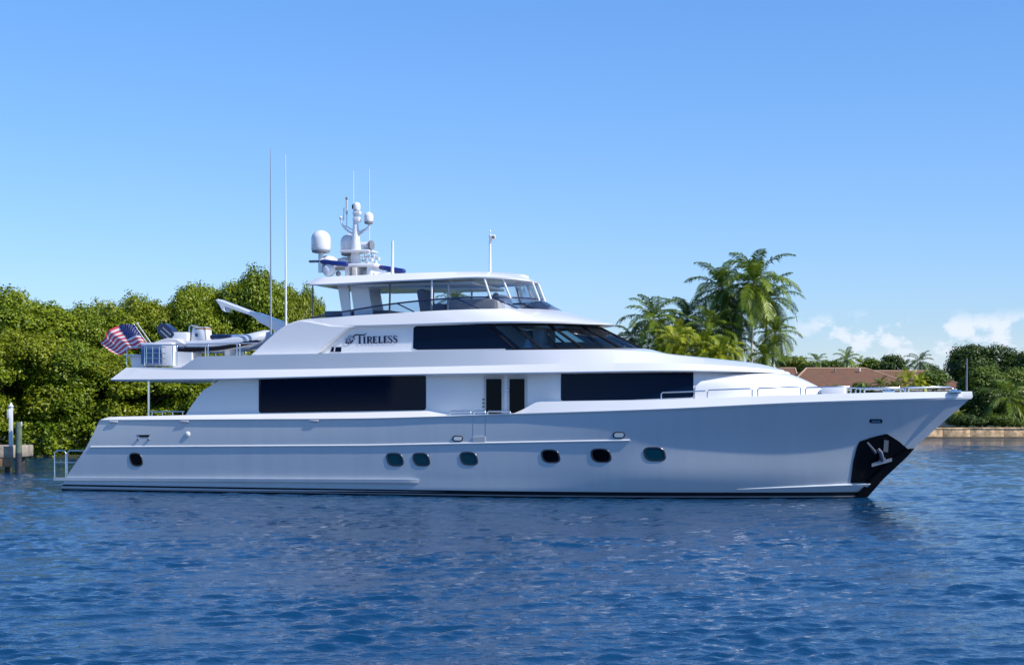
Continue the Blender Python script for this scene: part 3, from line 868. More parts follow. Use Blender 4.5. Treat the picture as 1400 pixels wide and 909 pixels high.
stem_(692); serif(692, topl(692) + 3, 28); ribbon(tx, [(692, bas(692) - 4), (728, bas(728) - 5)], 9); ribbon(tx, [(728, bas(728) - 22), (727, bas(728) - 2)], 7)
E_(754)
def S_(x):
    t, b = topl(x), bas(x)
    q = [(x + 22, t + 20), (x + 18, t + 6), (x + 2, t + 1), (x - 14, t + 6), (x - 18, t + 20), (x - 8, t + 34), (x + 8, t + 44), (x + 20, t + 56), (x + 20, t + 72), (x + 6, b - 1), (x - 10, b - 2), (x - 20, b - 12), (x - 22, b - 24)]
    ribbon(tx, q, [7, 8, 8, 11, 15, 18, 19, 18, 15, 9, 8, 8, 7])
S_(820); S_(880)
tx.build('name_lettering', M['name'], Y, 60)['label'] = 'dark navy serif lettering reading TIRELESS'
em = MB()
for cx, cy, rx, ry in ((300, 212, 22, 20), (330, 205, 18, 18), (322, 178, 9, 18), (348, 174, 8, 20), (366, 178, 7, 16)):
    q = arc(cx, cy, rx, ry, 0, 330, 12)
    c_, nr = hit(WB, *tz(cx, cy)); vs = [c_ + nr * .028]
    for p in q: a_, nr = hit(WB, *tz(*p)); vs.append(a_ + nr * .028)
    em.add(vs, [(0, i, i % 12 + 1) for i in range(1, 13)])
e1 = em.build('emblem', M['silver_ink'], Y)
em = MB()
for cx, cy, rx, ry in ((296, 248, 14, 12), (322, 254, 13, 14), (350, 246, 14, 15), (370, 228, 12, 14), (340, 222, 9, 8), (300, 232, 10, 6)):
    q = arc(cx, cy, rx, ry, 0, 330, 12)
    c_, nr = hit(WB, *tz(cx, cy)); vs = [c_ + nr * .036]
    for p in q: a_, nr = hit(WB, *tz(*p)); vs.append(a_ + nr * .036)
    em.add(vs, [(0, i, i % 12 + 1) for i in range(1, 13)])
em.build('emblem_shading', M['name'], e1)

# ---- flybridge: wind screen, enclosure, hardtop
w1 = crom(R((428, 434.2, 2.86), (471, 426, 2.9), (534, 415.8, 2.88), (588, 410, 2.80), (643, 406.6, 2.5), (690, 406.6, 1.95), (718, 407.6, 1.2), (734, 409, .55), (741, 410, 0)), 60)
w0 = crom(R((421, 436.4, 2.84), (480, 431.6, 2.86), (540, 428, 2.86), (600, 424.4, 2.80), (655, 422.4, 2.60), (710, 421.8, 2.03), (742, 422.6, 1.33), (760, 423.8, .64), (768, 425, 0)), 60)
w = mb_grid([w0, w1], True, ()).build('wind_screen', M['wind'], Y, 40); finish(w)
t_ = MB(); t_.tube(w1, .035, 8); t_.tube([Vector((v.x, -v.y, v.z)) for v in w1], .035, 8)
for u in (.36, .60, .74):
    i = int(u * 59); a, b = w0[min(i + 3, 59)], w1[i]
    t_.tube([a, b], .03, 6); t_.tube([Vector((a.x, -a.y, a.z)), Vector((b.x, -b.y, b.z))], .03, 6)
t_.build('screen_rail', M['navy'], w, 60)

h0 = R((420, 388.6, 2.35), (430, 390.6, 2.66), (528, 386, 2.78), (588, 383.4, 2.76), (650, 380.6, 2.5), (694, 381.6, 1.85), (718, 384, 1.1), (728, 385.6, .5), (731.5, 386.6, 0))
h1_ = R((419, 387.4, 2.37), (430, 388.6, 2.69), (528, 384, 2.81), (588, 381.4, 2.79), (650, 378.6, 2.53), (694, 379.4, 1.87), (718, 381.8, 1.11), (729, 383.6, .5), (732.5, 384.6, 0))
h2_ = R((433, 380.4, 2.1), (445, 379, 2.35), (528, 374.6, 2.45), (588, 372.6, 2.42), (648, 371.8, 2.1), (688, 374.4, 1.5), (708, 377.2, .85), (717, 379, .4), (720, 380.2, 0))
h3_ = [Vector((p.x, p.y * .5, p.z + .10)) for p in h2_]
h00 = [Vector((p.x * 1.0, p.y * .9, p.z + .04)) for p in h0]
ht = loft('hardtop', [h00, h0, h1_, h2_, h3_], M['white'], n=70, parent=Y, ang=26)
sf = MB(); q = P(560, 386, 0)
sf.box((P(560, 386, 2.6).x, 0, P(560, 386, 2.6).z - .05), (5.2, 4.6, .12), bev=.03)
sf.build('hardtop_headliner', M['white'], ht)
zc = P(600, 424, 2.8).z
posts = MB()
def vpost(px0, py0, px1, py1, b, r, m, both=True, name='enclosure_post'):
    a, c = P(px0, py0, b), P(px1, py1, b)
    k = MB().tube([a, c], r, 10).build(name, m, Y, 60)
    if both: MB().tube([Vector((a.x, -a.y, a.z)), Vector((c.x, -c.y, c.z))], r, 10).build(name, m, Y, 60)
vpost(427.5, 436, 427.5, 390, 2.6, .03, M['frame'])
vpost(532.5, 428, 533.5, 386, 2.7, .04, M['frame'])
vpost(590, 424, 590.5, 383, 2.66, .045, M['white'])
vpost(612.5, 424, 613, 382, 2.2, .04, M['white'], False)
vpost(671, 409, 662, 381, 2.3, .05, M['white'])
vpost(698, 408, 687.5, 382, 1.8, .045, M['white'])
vpost(737.5, 411, 728, 386, .45, .045, M['white'])
# clear curtains
e0 = crom(R((533, 428, 2.7), (590, 424, 2.68), (645, 407, 2.5), (671, 408, 2.25), (698, 408, 1.78), (737.5, 411, .42), (740, 411, 0)), 40, False)
e1_ = crom(R((533.5, 386.5, 2.7), (590, 384, 2.66), (636, 381.5, 2.5), (662, 381.5, 2.25), (688, 382, 1.78), (728, 386.5, .42), (730, 387, 0)), 40, False)
o = mb_grid([e0, e1_], True, ()).build('clear_curtain', M['clear'], Y, 40); finish(o)
# arch legs carrying the hardtop
def blade(x0, x1, x2, x3, y0, y1, b, th=.14):
    q = [P(x0, y0, b), P(x1, y0, b), P(x3, y1, b), P(x2, y1, b)]
    return MB().prism(q, (0, th, 0)).build('arch_leg', M['white'], Y)
blade(469, 479, 461, 476, 436, 388, 1.9)
blade(485, 510, 478.5, 502.5, 434, 387, 1.9)
blade(511, 525, 504, 517, 434, 392, -1.2)
# seats, console and cushions
s_ = MB(); q = P(583, 424, 1.6); s_.box((q.x, -1.6, q.z + .35), (.35, 1.2, 1.0), Matrix.Rotation(-.18, 3, 'Y'), .1)
s_.box((q.x + .5, -1.6, q.z + .05), (.9, 1.2, .35), bev=.08)
s_.build('flybridge_seat', M['seat'], Y, 40)
s_ = MB(); q = P(650, 420, 1.2); s_.box((q.x, -1.0, q.z - .05), (2.2, 1.8, .75), bev=.2)
s_.build('sun_cushion', M['cream'], Y, 40)
s_ = MB(); q = P(680, 420, .6); s_.box((q.x, -.5, q.z + .1), (1.2, 1.4, .8), bev=.15, taper=.7)
s_.build('flybridge_console', M['white'], Y, 40)
MB().lathe(P(678, 406.5, 1.0) - Vector((0, 0, .2)), [(.12, 0), (.15, .2), (.1, .36), (.02, .40)], 14).build('compass_dome', M['grey'], Y, 50)
MB().box((P(505, 432, 0).x, 0, P(505, 430, 0).z - .05), (3.0, 3.0, .28), bev=.1).build('bar_counter', M['seat'], Y)

# ---- antenna mast on the hardtop (centreline)
def T(px, py, b=0.0): return P(px, py, b)
zht = T(500, 374, 0).z
ma = MB()
for x in (476, 488, 506):
    a = T(x, 378, .6); ma.box((a.x, 0, (T(x, 378, 0).z + T(x, 366, 0).z) / 2), (.2, 1.5, .46), bev=.03)
a, b = T(475, 365, 0), T(519, 365, 0)
ma.box(((a.x + b.x) / 2 - .4, 0, a.z), (b.x - a.x + 1.0, 1.7, .14), bev=.05)
a, b = T(470, 345, 0), T(511, 345, 0)
ma.box(((a.x + b.x) / 2, 0, a.z), (b.x - a.x, 1.1, .09), bev=.04)
mast = ma.build('radar_mast', M['white'], Y, 30)
mc = MB()
mc.tube([T(486.5, 366), T(486, 330), T(486.5, 305), T(487.3, 292)], [.24, .17, .12, .10], 12)
mc.tube([T(490.5, 345), T(489, 312)], [.1, .06], 10)
mc.box(T(488, 300.5), (.3, .3, .22), bev=.03); mc.box(T(488.5, 291.5), (.34, .3, .16), bev=.03)
mc.build('mast_column', M['white'], mast, 40)
# crossing arms
ar = MB()
ar.tube(crom([T(484, 321), T(476, 316), T(469, 309), T(466.3, 303), T(466.3, 299)], 14), .045, 8)
ar.tube([T(483, 315), T(474, 310), T(470, 309)], .03, 8)
ar.lathe(T(466.3, 300), [(.07, 0), (.09, .08), (.03, .14)], 10)
ar.tube(crom([T(490, 322), T(498, 316), T(504, 310), T(505.5, 305), T(505.5, 302)], 14), .05, 8)
ar.tube([T(490, 318), T(500, 313)], .035, 8)
ar.build('mast_arm', M['white'], mast, 50)
for (x0, y0, y1, r) in ((474, 310, 292, .018), (470, 302, 284, .02), (474, 293, 273.5, .045)):
    MB().tube([T(x0, y0), T(x0 + .2, y1)], r, 8).build('small_antenna', M['soffit'], mast, 60)
MB().lathe(T(474, 273.5), [(.04, 0), (.055, .03), (.055, .1), (.02, .14)], 12).build('wind_sensor', M['grey'], mast, 50)
# search light on top
sl_ = MB(); c_ = T(487.6, 288)
sl_.lathe(c_, [(.15, 0), (.17, .05), (.17, .22), (.13, .32), (.04, .36)], 16)
sg = sl_.build('search_light', M['white'], mast, 50)
MB().lathe(c_ + Vector((-.14, -.03, .16)), [(.1, 0), (.1, .05)], 14, (-1, -.2, 0)).build('lens', M['rubber'], sg)
# whip antennas of the mast
MB().tube([T(483.5, 345), T(483.5, 234)], [.022, .012], 6).build('whip_antenna', M['white'], mast, 60)
MB().tube([T(505, 366), T(505, 231.5)], [.028, .014], 6).build('whip_antenna', M['white'], mast, 60)
# domes
def dome(px, py0, r, h, b, ped=None, name='satellite_dome'):
    c_ = T(px, py0, b)
    prof = [(r * .75, -.02), (r * .93, .05), (r, .14), (r, h - r * .95)]
    for a in range(1, 9):
        an_ = math.radians(90 * a / 8); prof.append((max(r * math.cos(an_), .004), h - r * .95 + r * .95 * math.sin(an_)))
    o = MB().lathe(c_, prof, 28).build(name, M['white'], mast, 50)
    MB().lathe(c_, [(r * .6, -.07), (r * .9, -.04), (r * .94, .04)], 28).build('base_ring', M['grey'], o, 50)
    if ped is not None: MB().tube([c_ + Vector((0, 0, -.03)), c_ - Vector((0, 0, ped))], r * .28, 14).build('pedestal', M['white'], o, 50)
dome(438.7, 344, .42, .92, 0.9, .9)
dome(478, 348, .40, .90, -0.5, .5)
dome(504, 304.5, .205, .46, 0.0, .05)
# flat radomes
for (x, y, b_) in ((449, 357.5, .5), (471, 360, -.3)):
    MB().lathe(T(x, y, b_), [(.3, -.02), (.42, .02), (.40, .10), (.26, .2), (.08, .26)], 24).build('radar_pedestal', M['white'], mast, 40)
def radar_bar(x0, y0, x1, y1, b_):
    a, c = T(x0, y0, b_), T(x1, y1, b_ + .25)
    o = MB().tube([a, a.lerp(c, .03), a.lerp(c, .97), c], [.07, .105, .115, .08], 10).build('radar_scanner', M['blue'], mast, 50)
    return o
ro = radar_bar(436, 357.3, 475, 361.6, .9)
MB().box(T(429, 357.5, .9), (.42, .2, .1), bev=.04).build('scanner_tip', M['grey'], ro)
radar_bar(519, 365.3, 553.5, 371.4, .5)
MB().lathe(T(535, 375.2, .3), [(.62, -.05), (.55, .03), (.25, .10), (.12, .22)], 20).build('scanner_base', M['white'], mast, 40)
# horns, loudhailer and cameras
o = MB().lathe(T(449, 369, 1.1) + Vector((-.02, .08, 0)), [(.06, -.34), (.16, -.28), (.27, -.12), (.285, 0), (.22, .07), (.02, .09)], 20, (.0, -1, .05)).build('floodlight', M['white'], mast, 50)
MB().lathe(T(460, 374, .9), [(.09, 0), (.13, .1), (.06, .2)], 12, (1, 0, 0)).build('horn', M['grey'], mast, 50)
MB().tube([T(456, 368.5, .6), T(474, 368.5, .6)], .05, 8).build('cross_bar', M['soffit'], mast, 50)
MB().box(T(484.5, 371.5, 1.0), (.22, .1, .36), bev=.03).build('junction_box', M['cream'], mast)
cm = MB(); c_ = T(503, 335.5, .3)
cm.tube([c_ - Vector((.28, 0, 0)), c_ + Vector((.14, 0, 0))], .15, 14); cm.box(c_ - Vector((.05, 0, .25)), (.28, .2, .28), bev=.04)
cmo = cm.build('thermal_camera', M['white'], mast, 50)
MB().lathe(c_ + Vector((.12, -.03, 0)), [(.2, 0), (.2, .1), (.1, .11)], 16, (1, -.2, 0)).build('lens', M['grey'], cmo, 50)
hn = MB()
for x, y in ((495, 357), (500, 360), (505, 356), (510, 359), (514, 354), (498, 352), (508, 351)):
    c_ = T(x, y, rnd.uniform(-.4, .6)); hn.lathe(c_, [(.03, 0), (.045, .1), (.075, .18), (.08, .2)], 10, (.9, -.4, 0)); hn.tube([c_, c_ + Vector((0, 0, .2))], .02, 5)
hn.build_each('air_horn', M['soffit'], mast, 50, 2)
gr = MB()
for x in (492, 499, 506, 513): gr.tube([T(x, 364, .5), T(x, 350, .5)], .014, 5)
gr.tube([T(490, 352, .5), T(515, 352, .5)], .016, 5)
gr.build('mast_rail', M['steel'], mast, 60)
# antennas standing on the hardtop and decks
MB().tube([T(536.5, 378, 1.2), T(536.7, 329.5, 1.2)], [.07, .05], 10).build('stub_antenna', M['white'], Y, 50)
m6 = MB(); m6.tube([T(670, 377, .2), T(670, 320, .2)], [.06, .045], 10); m6.box(T(673, 324.5, .2), (.28, .2, .2), bev=.05); m6.tube([T(670, 329, .2), T(674, 328, .2)], .03, 6)
m6.lathe(T(670, 318, .2), [(.03, 0), (.05, .04), (.02, .1)], 8)
o6 = m6.build('anchor_light_pole', M['white'], Y, 50)
MB().box(T(675, 324.5, .25), (.12, .16, .13), bev=.03).build('lens', M['grey'], o6)
MB().tube([T(370.3, 457, 2.7), T(370.3, 330, 2.7), T(370, 255, 2.7), T(369.8, 203, 2.7)], [.04, .034, .026, .012], 8).build('tall_antenna', M['silver_ink'], Y, 60)
MB().tube([T(391, 446, 3.0), T(390.5, 320, 3.0), T(390.3, 211, 3.0)], [.05, .034, .014], 8).build('tall_antenna', M['white'], Y, 60)
# crane boom over the boat deck
cb = [(293.5, 409.5), (298, 409), (343, 426), (352, 427.5), (394, 443.5), (392, 460), (377, 453), (362, 444.5), (354, 441), (349, 436), (343, 431.5), (308, 420), (306.5, 423), (309, 427), (303, 424.5), (299, 417)]
cbm = MB(); cbm.prism([T(x, y, .35) for x, y in cb], (0, .55, 0))
cr = cbm.build('crane_boom', M['white'], Y, 30)
bv = cr.modifiers.new('bevel', 'BEVEL'); bv.width = .04; bv.segments = 2; bv.limit_method = 'ANGLE'
q = T(385, 470, 0); MB().tube([(q.x, 0, T(385, 484, 0).z - .3), (q.x, 0, T(385, 448, 0).z)], .35, 16).build('crane_column', M['white'], Y, 50)

# boat deck furniture and rails
MB().prism([T(177.5, 486, 3.0), T(200, 486, 3.0), T(200, 503, 3.0), T(180, 503, 3.0)], (0, .7, 0)).build('deck_box', M['white'], Y)
MB().box(T(189, 486, 2.7), (.85, .9, .07), bev=.02).build('deck_box_lid', M['white'], Y)
lo_ = T(219, 484.5, 2.8)
rb = MB(); rb.box(lo_ + Vector((0, .1, 0)), (1.5, .9, 1.0), bev=.05)
rbo = rb.build('fender_basket', M['white'], Y)
MB().box(lo_ + Vector((-.18, -.42, -.02)), (1.0, .12, .84), bev=.05).build('cushion_stack', M['tube_blue'], rbo)
bk = MB()
for x in (200.5, 209, 218, 226): a_ = T(x, 474, 3.32); bk.tube([a_, Vector((a_.x, a_.y, T(x, 497, 3.32).z))], .018, 6)
for y in (474.5, 483, 490, 497): bk.tube([T(199, y, 3.32), T(227, y, 3.32)], .018, 6)
bk.build('basket_wire', M['steel'], rbo, 60)
MB().prism([T(236, 480.5, 2.9), T(262, 481.5, 2.9), T(262, 503, 2.9), T(236, 503, 2.9)], (0, .9, 0)).build('white_locker', M['white'], Y)
rl = MB()
def rail_run(pts, b, zfoot, r=.026, mid=None, mirror=True):
    for sg_ in ((1, -1) if mirror else (1,)):
        q = [T(x, y, b) for x, y in pts]; q = [Vector((v.x, v.y * sg_, v.z)) for v in q]
        rl.tube(q, r, 8)
rail_run([(198, 500), (198, 474), (200, 472), (240, 471.5), (242, 473), (242, 500)], 3.34, 0)
rail_run([(236, 500), (236, 473), (238.5, 471), (283, 470.5), (284.5, 472), (284.5, 487)], 3.40, 0)
rail_run([(281, 487), (281, 472), (283, 470.2), (326, 469.5), (328, 471), (328, 486)], 3.40, 0)
rail_run([(324, 486), (324, 471), (326, 469.3), (352, 468.5)], 3.40, 0)
rail_run([(173.5, 500), (173.5, 477), (181, 475), (198, 475)], 3.2, 0, r=.02)
rl.build_each('boat_deck_rail', M['steel'], Y, 60)
# small rails by the side gate and along the foredeck
for x0, x1, y0, y1 in ((615, 644, 562, 568), (648, 664, 562, 568), (666.5, 698, 562, 567.5)):
    a_, b_ = T(x0, y1, 3.86), T(x1, y1, 3.86); z1 = T(x0, y0, 3.86).z
    MB().tube([a_, (a_.x, a_.y, z1 - .05), (a_.x + .05, a_.y, z1), (b_.x - .05, b_.y, z1), (b_.x, b_.y, z1 - .05), b_], .032, 8).build('gate_rail', M['steel'], Y, 60)
def capb(px):     # half-breadth and height of the bulwark top at a column
    best = None
    for v in tr:
        w_ = YM @ v; c = 700 + F * w_.x / w_.y
        if best is None or abs(c - px) < best[0]: best = (abs(c - px), v)
    return best[1]
for sgn in (1, -1):
    for x0, x1, dy in ((907, 964, .28), (969.5, 1028.6, .30), (1033, 1095, .30), (1099, 1164, .26), (1168, 1230, .18), (1236, 1300, .18)):
        a_, b_ = capb(x0).copy(), capb(x1).copy()
        a_.y += .12; b_.y += .12
        m1 = capb((x0 + x1) / 2).copy(); m1.y += .12
        h = Vector((0, 0, dy))
        q = [a_ - Vector((0, 0, .05)), a_ + h * .8, a_ + h + (b_ - a_) * .03] + [m1 + h] + [b_ + h - (b_ - a_) * .03, b_ + h * .8, b_ - Vector((0, 0, .05))]
        q = [Vector((v.x, v.y * sgn, v.z)) for v in q]
        MB().tube(q, .028, 8).build('bow_rail', M['steel'], Y, 60)
js = T(1321.5, 534, 0); MB().tube([js, T(1322, 490, 0)], [.035, .022], 8).build('jack_staff', M['grey'], Y, 60)
fh = MB()
for x in (1128, 1215, 1306): q = T(x, 535.5, .5); fh.box(q, (.45, .35, .14), bev=.04); fh.tube([q, q + Vector((0, 0, .12))], .07, 8)
fh.build_each('windlass', M['steel'], Y, 40, 2)
fs_ = MB(); fs_.tube([T(210, 474, 0), T(188, 443, 0)], .028, 8); fs_.lathe(T(188, 443, 0), [(.05, 0), (.05, .05), (.01, .08)], 8)
fs_.build('flag_staff', M['soffit'], Y, 60)
MB().tube([T(206, 476, 0), T(182.5, 442.5, 0)], .018, 6).build('flag_staff_stay', M['white'], Y, 60)
# crane cable and small aft lights omitted from view are not modelled

# ------------------------------------------------------------------ things on the yacht
def sub_root(name, lp, label, cat):
    o = bpy.data.objects.new(name, None); COL.objects.link(o)
    o.matrix_world = YM @ Matrix.Translation(lp)
    tag(o, label, cat); return o

# ensign
fo = T(196, 476, 0)
NX, NY = 52, 39
A = T(182.5, 443.5, 0); B_ = T(203, 473.5, 0)       # hoist: top, bottom
topc = crom([A, T(170, 443, .1), T(162, 445.5, -.1), T(150, 451, .15), T(141, 462, -.05), T(136.0, 470, .1)], NX + 1)
botc = crom([B_, T(196, 472, .2), T(188, 478, -.1), T(176, 478, .2), T(166, 484.5, -.1), T(160, 483, .15)], NX + 1)
# lower fly corner folds: blend
vs = []; cols = []
for j in range(NY + 1):
    v = j / NY
    for i in range(NX + 1):
        u = i / NX
        p = topc[i].lerp(botc[i], v)
        wv = math.sin(u * 9 + v * 2.2) * .13 * (0.25 + u) + math.sin(u * 17 - v * 3) * .05 * u
        p = p + Vector((0, wv, 0.05 * math.sin(u * 8 + v * 4) * u))
        vs.append(p)
fs = []; mi = []
for j in range(NY):
    for i in range(NX):
        a = j * (NX + 1) + i; fs.append((a, a + 1, a + NX + 2, a + NX + 1))
        stripe = (j // 3)
        if i < 20 and stripe < 7:
            mi.append(2)
        else: mi.append(0 if stripe % 2 == 0 else 1)
stv = []; stf = []
def fp(u, v):
    i = min(int(u * NX), NX - 1); j = min(int(v * NY), NY - 1)
    a = vs[j * (NX + 1) + i]; b = vs[j * (NX + 1) + i + 1]; c = vs[(j + 1) * (NX + 1) + i]
    return a + (b - a) * (u * NX - i) + (c - a) * (v * NY - j)
for r in range(9):
    for c in range(11):
        if (r + c) % 2: continue
        cu, cv = (0.020 + (c + .5) / 11 * .345), (0.02 + (r + .5) / 9 * .50)
        base = len(stv); ce = fp(cu, cv) - fo + Vector((0, -.02, 0)); stv.append(ce)
        for k in range(10):
            an_ = math.pi * 2 * k / 10 - math.pi / 2; rr = .0155 if k % 2 == 0 else .0065
            stv.append(fp(min(max(cu + rr * math.cos(an_), 0), .99), min(max(cv + 1.5 * rr * math.sin(an_), 0), .99)) - fo + Vector((0, -.02, 0)))
        stf += [(base, base + 1 + k, base + 1 + (k + 1) % 10) for k in range(10)]
me = bpy.data.meshes.new('ensign_flag'); nv = len(vs); me.from_pydata([v - fo for v in vs] + stv, [], fs + [tuple(nv + q for q in f) for f in stf]); mi += [1] * len(stf)
def cloth(name, col):
    m = mat(name, col, .85); t = m.node_tree; tl = t.nodes.new('ShaderNodeBsdfTranslucent'); tl.inputs[0].default_value = (*col, 1)
    ms = t.nodes.new('ShaderNodeMixShader'); ms.inputs[0].default_value = .45; o = t.nodes['Material Output']
    t.links.new(t.nodes['Principled BSDF'].outputs[0], ms.inputs[1]); t.links.new(tl.outputs[0], ms.inputs[2]); t.links.new(ms.outputs[0], o.inputs['Surface']); return m
M['fl_red'] = cloth('flag_red', (0.74, 0.09, 0.12)); M['fl_white'] = cloth('flag_white', (.92, .87, .87)); M['fl_blue'] = cloth('flag_blue', (.03, .05, .22))
for k_ in ('fl_red', 'fl_white', 'fl_blue'): me.materials.append(M[k_])
for p_, m_ in zip(me.polygons, mi): p_.material_index = m_; p_.use_smooth = True
flag = link('ensign_flag', me); flag.matrix_world = YM @ Matrix.Translation(fo)
tag(flag, 'red, white and blue striped flag with white stars flying from the yacht stern', 'flag')
# tender on the boat deck
to = T(300, 484, 1.6)
tend = sub_root('tender_boat', to, 'small inflatable tender with navy outboard stowed on the yacht boat deck', 'tender')
def TB(): return MB(to)
TBb = 1.6     # centreline breadth coordinate of the tender (starboard side of the deck)
def tt(px, py, db=0): return T(px, py, TBb + db)
tube_pts = crom([tt(236, 472.5, .8), tt(262, 473.5, .9), tt(300, 472, .9), tt(335, 466, .75), tt(356, 461, .4), tt(366, 459.5, 0)], 24)
tubes = TB()
tubes.tube(tube_pts, [.2 + .06 * math.sin(min(i / 23 * 3.1, 1.6)) for i in range(24)], 14)
tubes.tube([Vector((p.x, -2 * TBb - p.y, p.z)) for p in tube_pts], .25, 14)
tubes.build('inflatable_tube', M['tube'], tend, 50)
st_ = TB(); lowp = [p + Vector((0, -.20, -.13)) for p in tube_pts[:]]
st_.tube(lowp, .10, 8)
st_.build('rub_strake', M['rubber'], tend, 50)
hl = TB()
for k in range(1):
    top_ = crom([tt(240, 475, .7), tt(300, 475, .75), tt(340, 470, .55), tt(362, 463, 0)], 20)
    bot_ = crom([tt(240, 480, 0), tt(300, 481, 0), tt(335, 478, 0), tt(362, 464, 0)], 20)
    vs_ = top_ + bot_ + [Vector((p.x, -2 * TBb - p.y, p.z)) for p in top_]
    hl.add(vs_, [(i, i + 1, 21 + i, 20 + i) for i in range(19)] + [(20 + i, 21 + i, 41 + i, 40 + i) for i in range(19)] + [(0, 20, 40)] + [(i, 40 + i, 41 + i, i + 1) for i in range(19)])
hl.build('tender_hull', M['white'], tend, 50)
cv_ = TB()
cp = [tt(203, 473, 1.22), tt(204, 470.5, 1.22), tt(218, 465, 1.22), tt(229, 462, 1.22), tt(241, 463.5, 1.22), tt(253, 470, 1.22), tt(252, 473, 1.22)]
cv_.prism(cp, (0, 1.1, 0)); cvo = cv_.build('stern_cover', M['canvas'], tend, 30)
bv = cvo.modifiers.new('bevel', 'BEVEL'); bv.width = .12; bv.segments = 3; bv.limit_method = 'ANGLE'
sb = TB(); q = tt(251, 462.5, .2); sb.box(q, (.85, 1.0, .5), bev=.07)
sb.build_each('seat_box', M['white'], tend, 40)
cs_ = TB(); q = tt(276, 458.5, .1); cs_.box(q, (.72, .8, .72), bev=.08, taper=.85)
cso = cs_.build('steering_console', M['white'], tend, 40)
w_ = TB(); q = tt(278, 450, .1); w_.box(q, (.5, .7, .12), bev=.04); w_.build('console_top', M['teak'], cso)
w_ = TB(); q = tt(266, 451, .1); w_.tube([q - Vector((.1, .3, .25)), q - Vector((.1, .3, -.1)), q + Vector((0, -.3, .18)), q + Vector((0, .3, .18)), q + Vector((-.1, .3, -.25))], .03, 8)
w_.build('grab_rail', M['steel'], cso, 60)
w_ = TB(); q = tt(268.5, 458, .55); w_.box(q, (.1, .04, .14)); w_.build('instrument', M['navy'], cso)
bcv = TB(); bcv.add([tt(291, 462.5, .7), tt(296, 459.5, .5), tt(318, 457.5, .4), tt(345, 456.5, .3), tt(364, 459, 0), tt(345, 464, .75), tt(315, 467, .85), tt(292, 464.5, .8),
    tt(292, 463, -.8), tt(318, 460, -.8), tt(345, 459, -.6)], [(0, 1, 2, 6, 7), (2, 3, 5, 6), (3, 4, 5), (1, 0, 8), (1, 8, 9, 2), (2, 9, 10, 3), (3, 10, 4)])
bcv.build('bow_cover', M['tube_blue'], tend, 60)
sp = TB(); sp.prism([tt(243, 475, 1.16), tt(247, 471, 1.16), tt(255, 470, 1.16), tt(251, 476, 1.16)], (0, .04, 0)); sp.build('tube_patch', M['tube_blue'], tend)
dk = TB(); q = tt(306, 461, .3); dk.box(q, (.95, .9, .22), bev=.1); dk.build('navy_cushion', M['navy'], tend)
ob = TB(); q = tt(229.5, 454.0, .45)
rot = Matrix.Rotation(math.radians(38), 3, 'Y')
prof = [(-.30, -.40), (.25, -.40), (.33, -.10), (.30, .22), (.16, .38), (-.14, .40), (-.30, .25), (-.34, 0)]
rotm = Matrix.Rotation(math.radians(-50), 3, 'Y')
op = [q + rotm @ Vector((x * .86, -.26, z * 1.12)) for x, z in prof]
ob.prism(op, (0, .52, 0)); obo = ob.build('outboard_motor', M['navy'], tend, 30)
bv = obo.modifiers.new('bevel', 'BEVEL'); bv.width = .05; bv.segments = 3; bv.limit_method = 'ANGLE'
lg_ = TB(); lg_.tube([q + rotm @ Vector((0, 0, -.38)), q + rotm @ Vector((.05, 0, -.8)), q + rotm @ Vector((.05, 0, -1.1))], [.12, .08, .06], 8)
lg_.build('motor_leg', M['grey'], obo, 50)
de = TB()
for dx in (-.12, .05): de.prism([q + rotm @ Vector((dx, -.268, -.3)), q + rotm @ Vector((dx + .05, -.268, -.3)), q + rotm @ Vector((dx + .05, -.268, .2)), q + rotm @ Vector((dx, -.268, .2))], (0, .01, 0))
de.build_each('motor_decal', M['silver_ink'], obo)
ck = TB()
for x in (262, 320): q = tt(x, 480, .2); ck.box(q - Vector((0, 0, .15)), (.25, 1.4, .5), bev=.05)
ck.build_each('cradle', M['white'], tend)

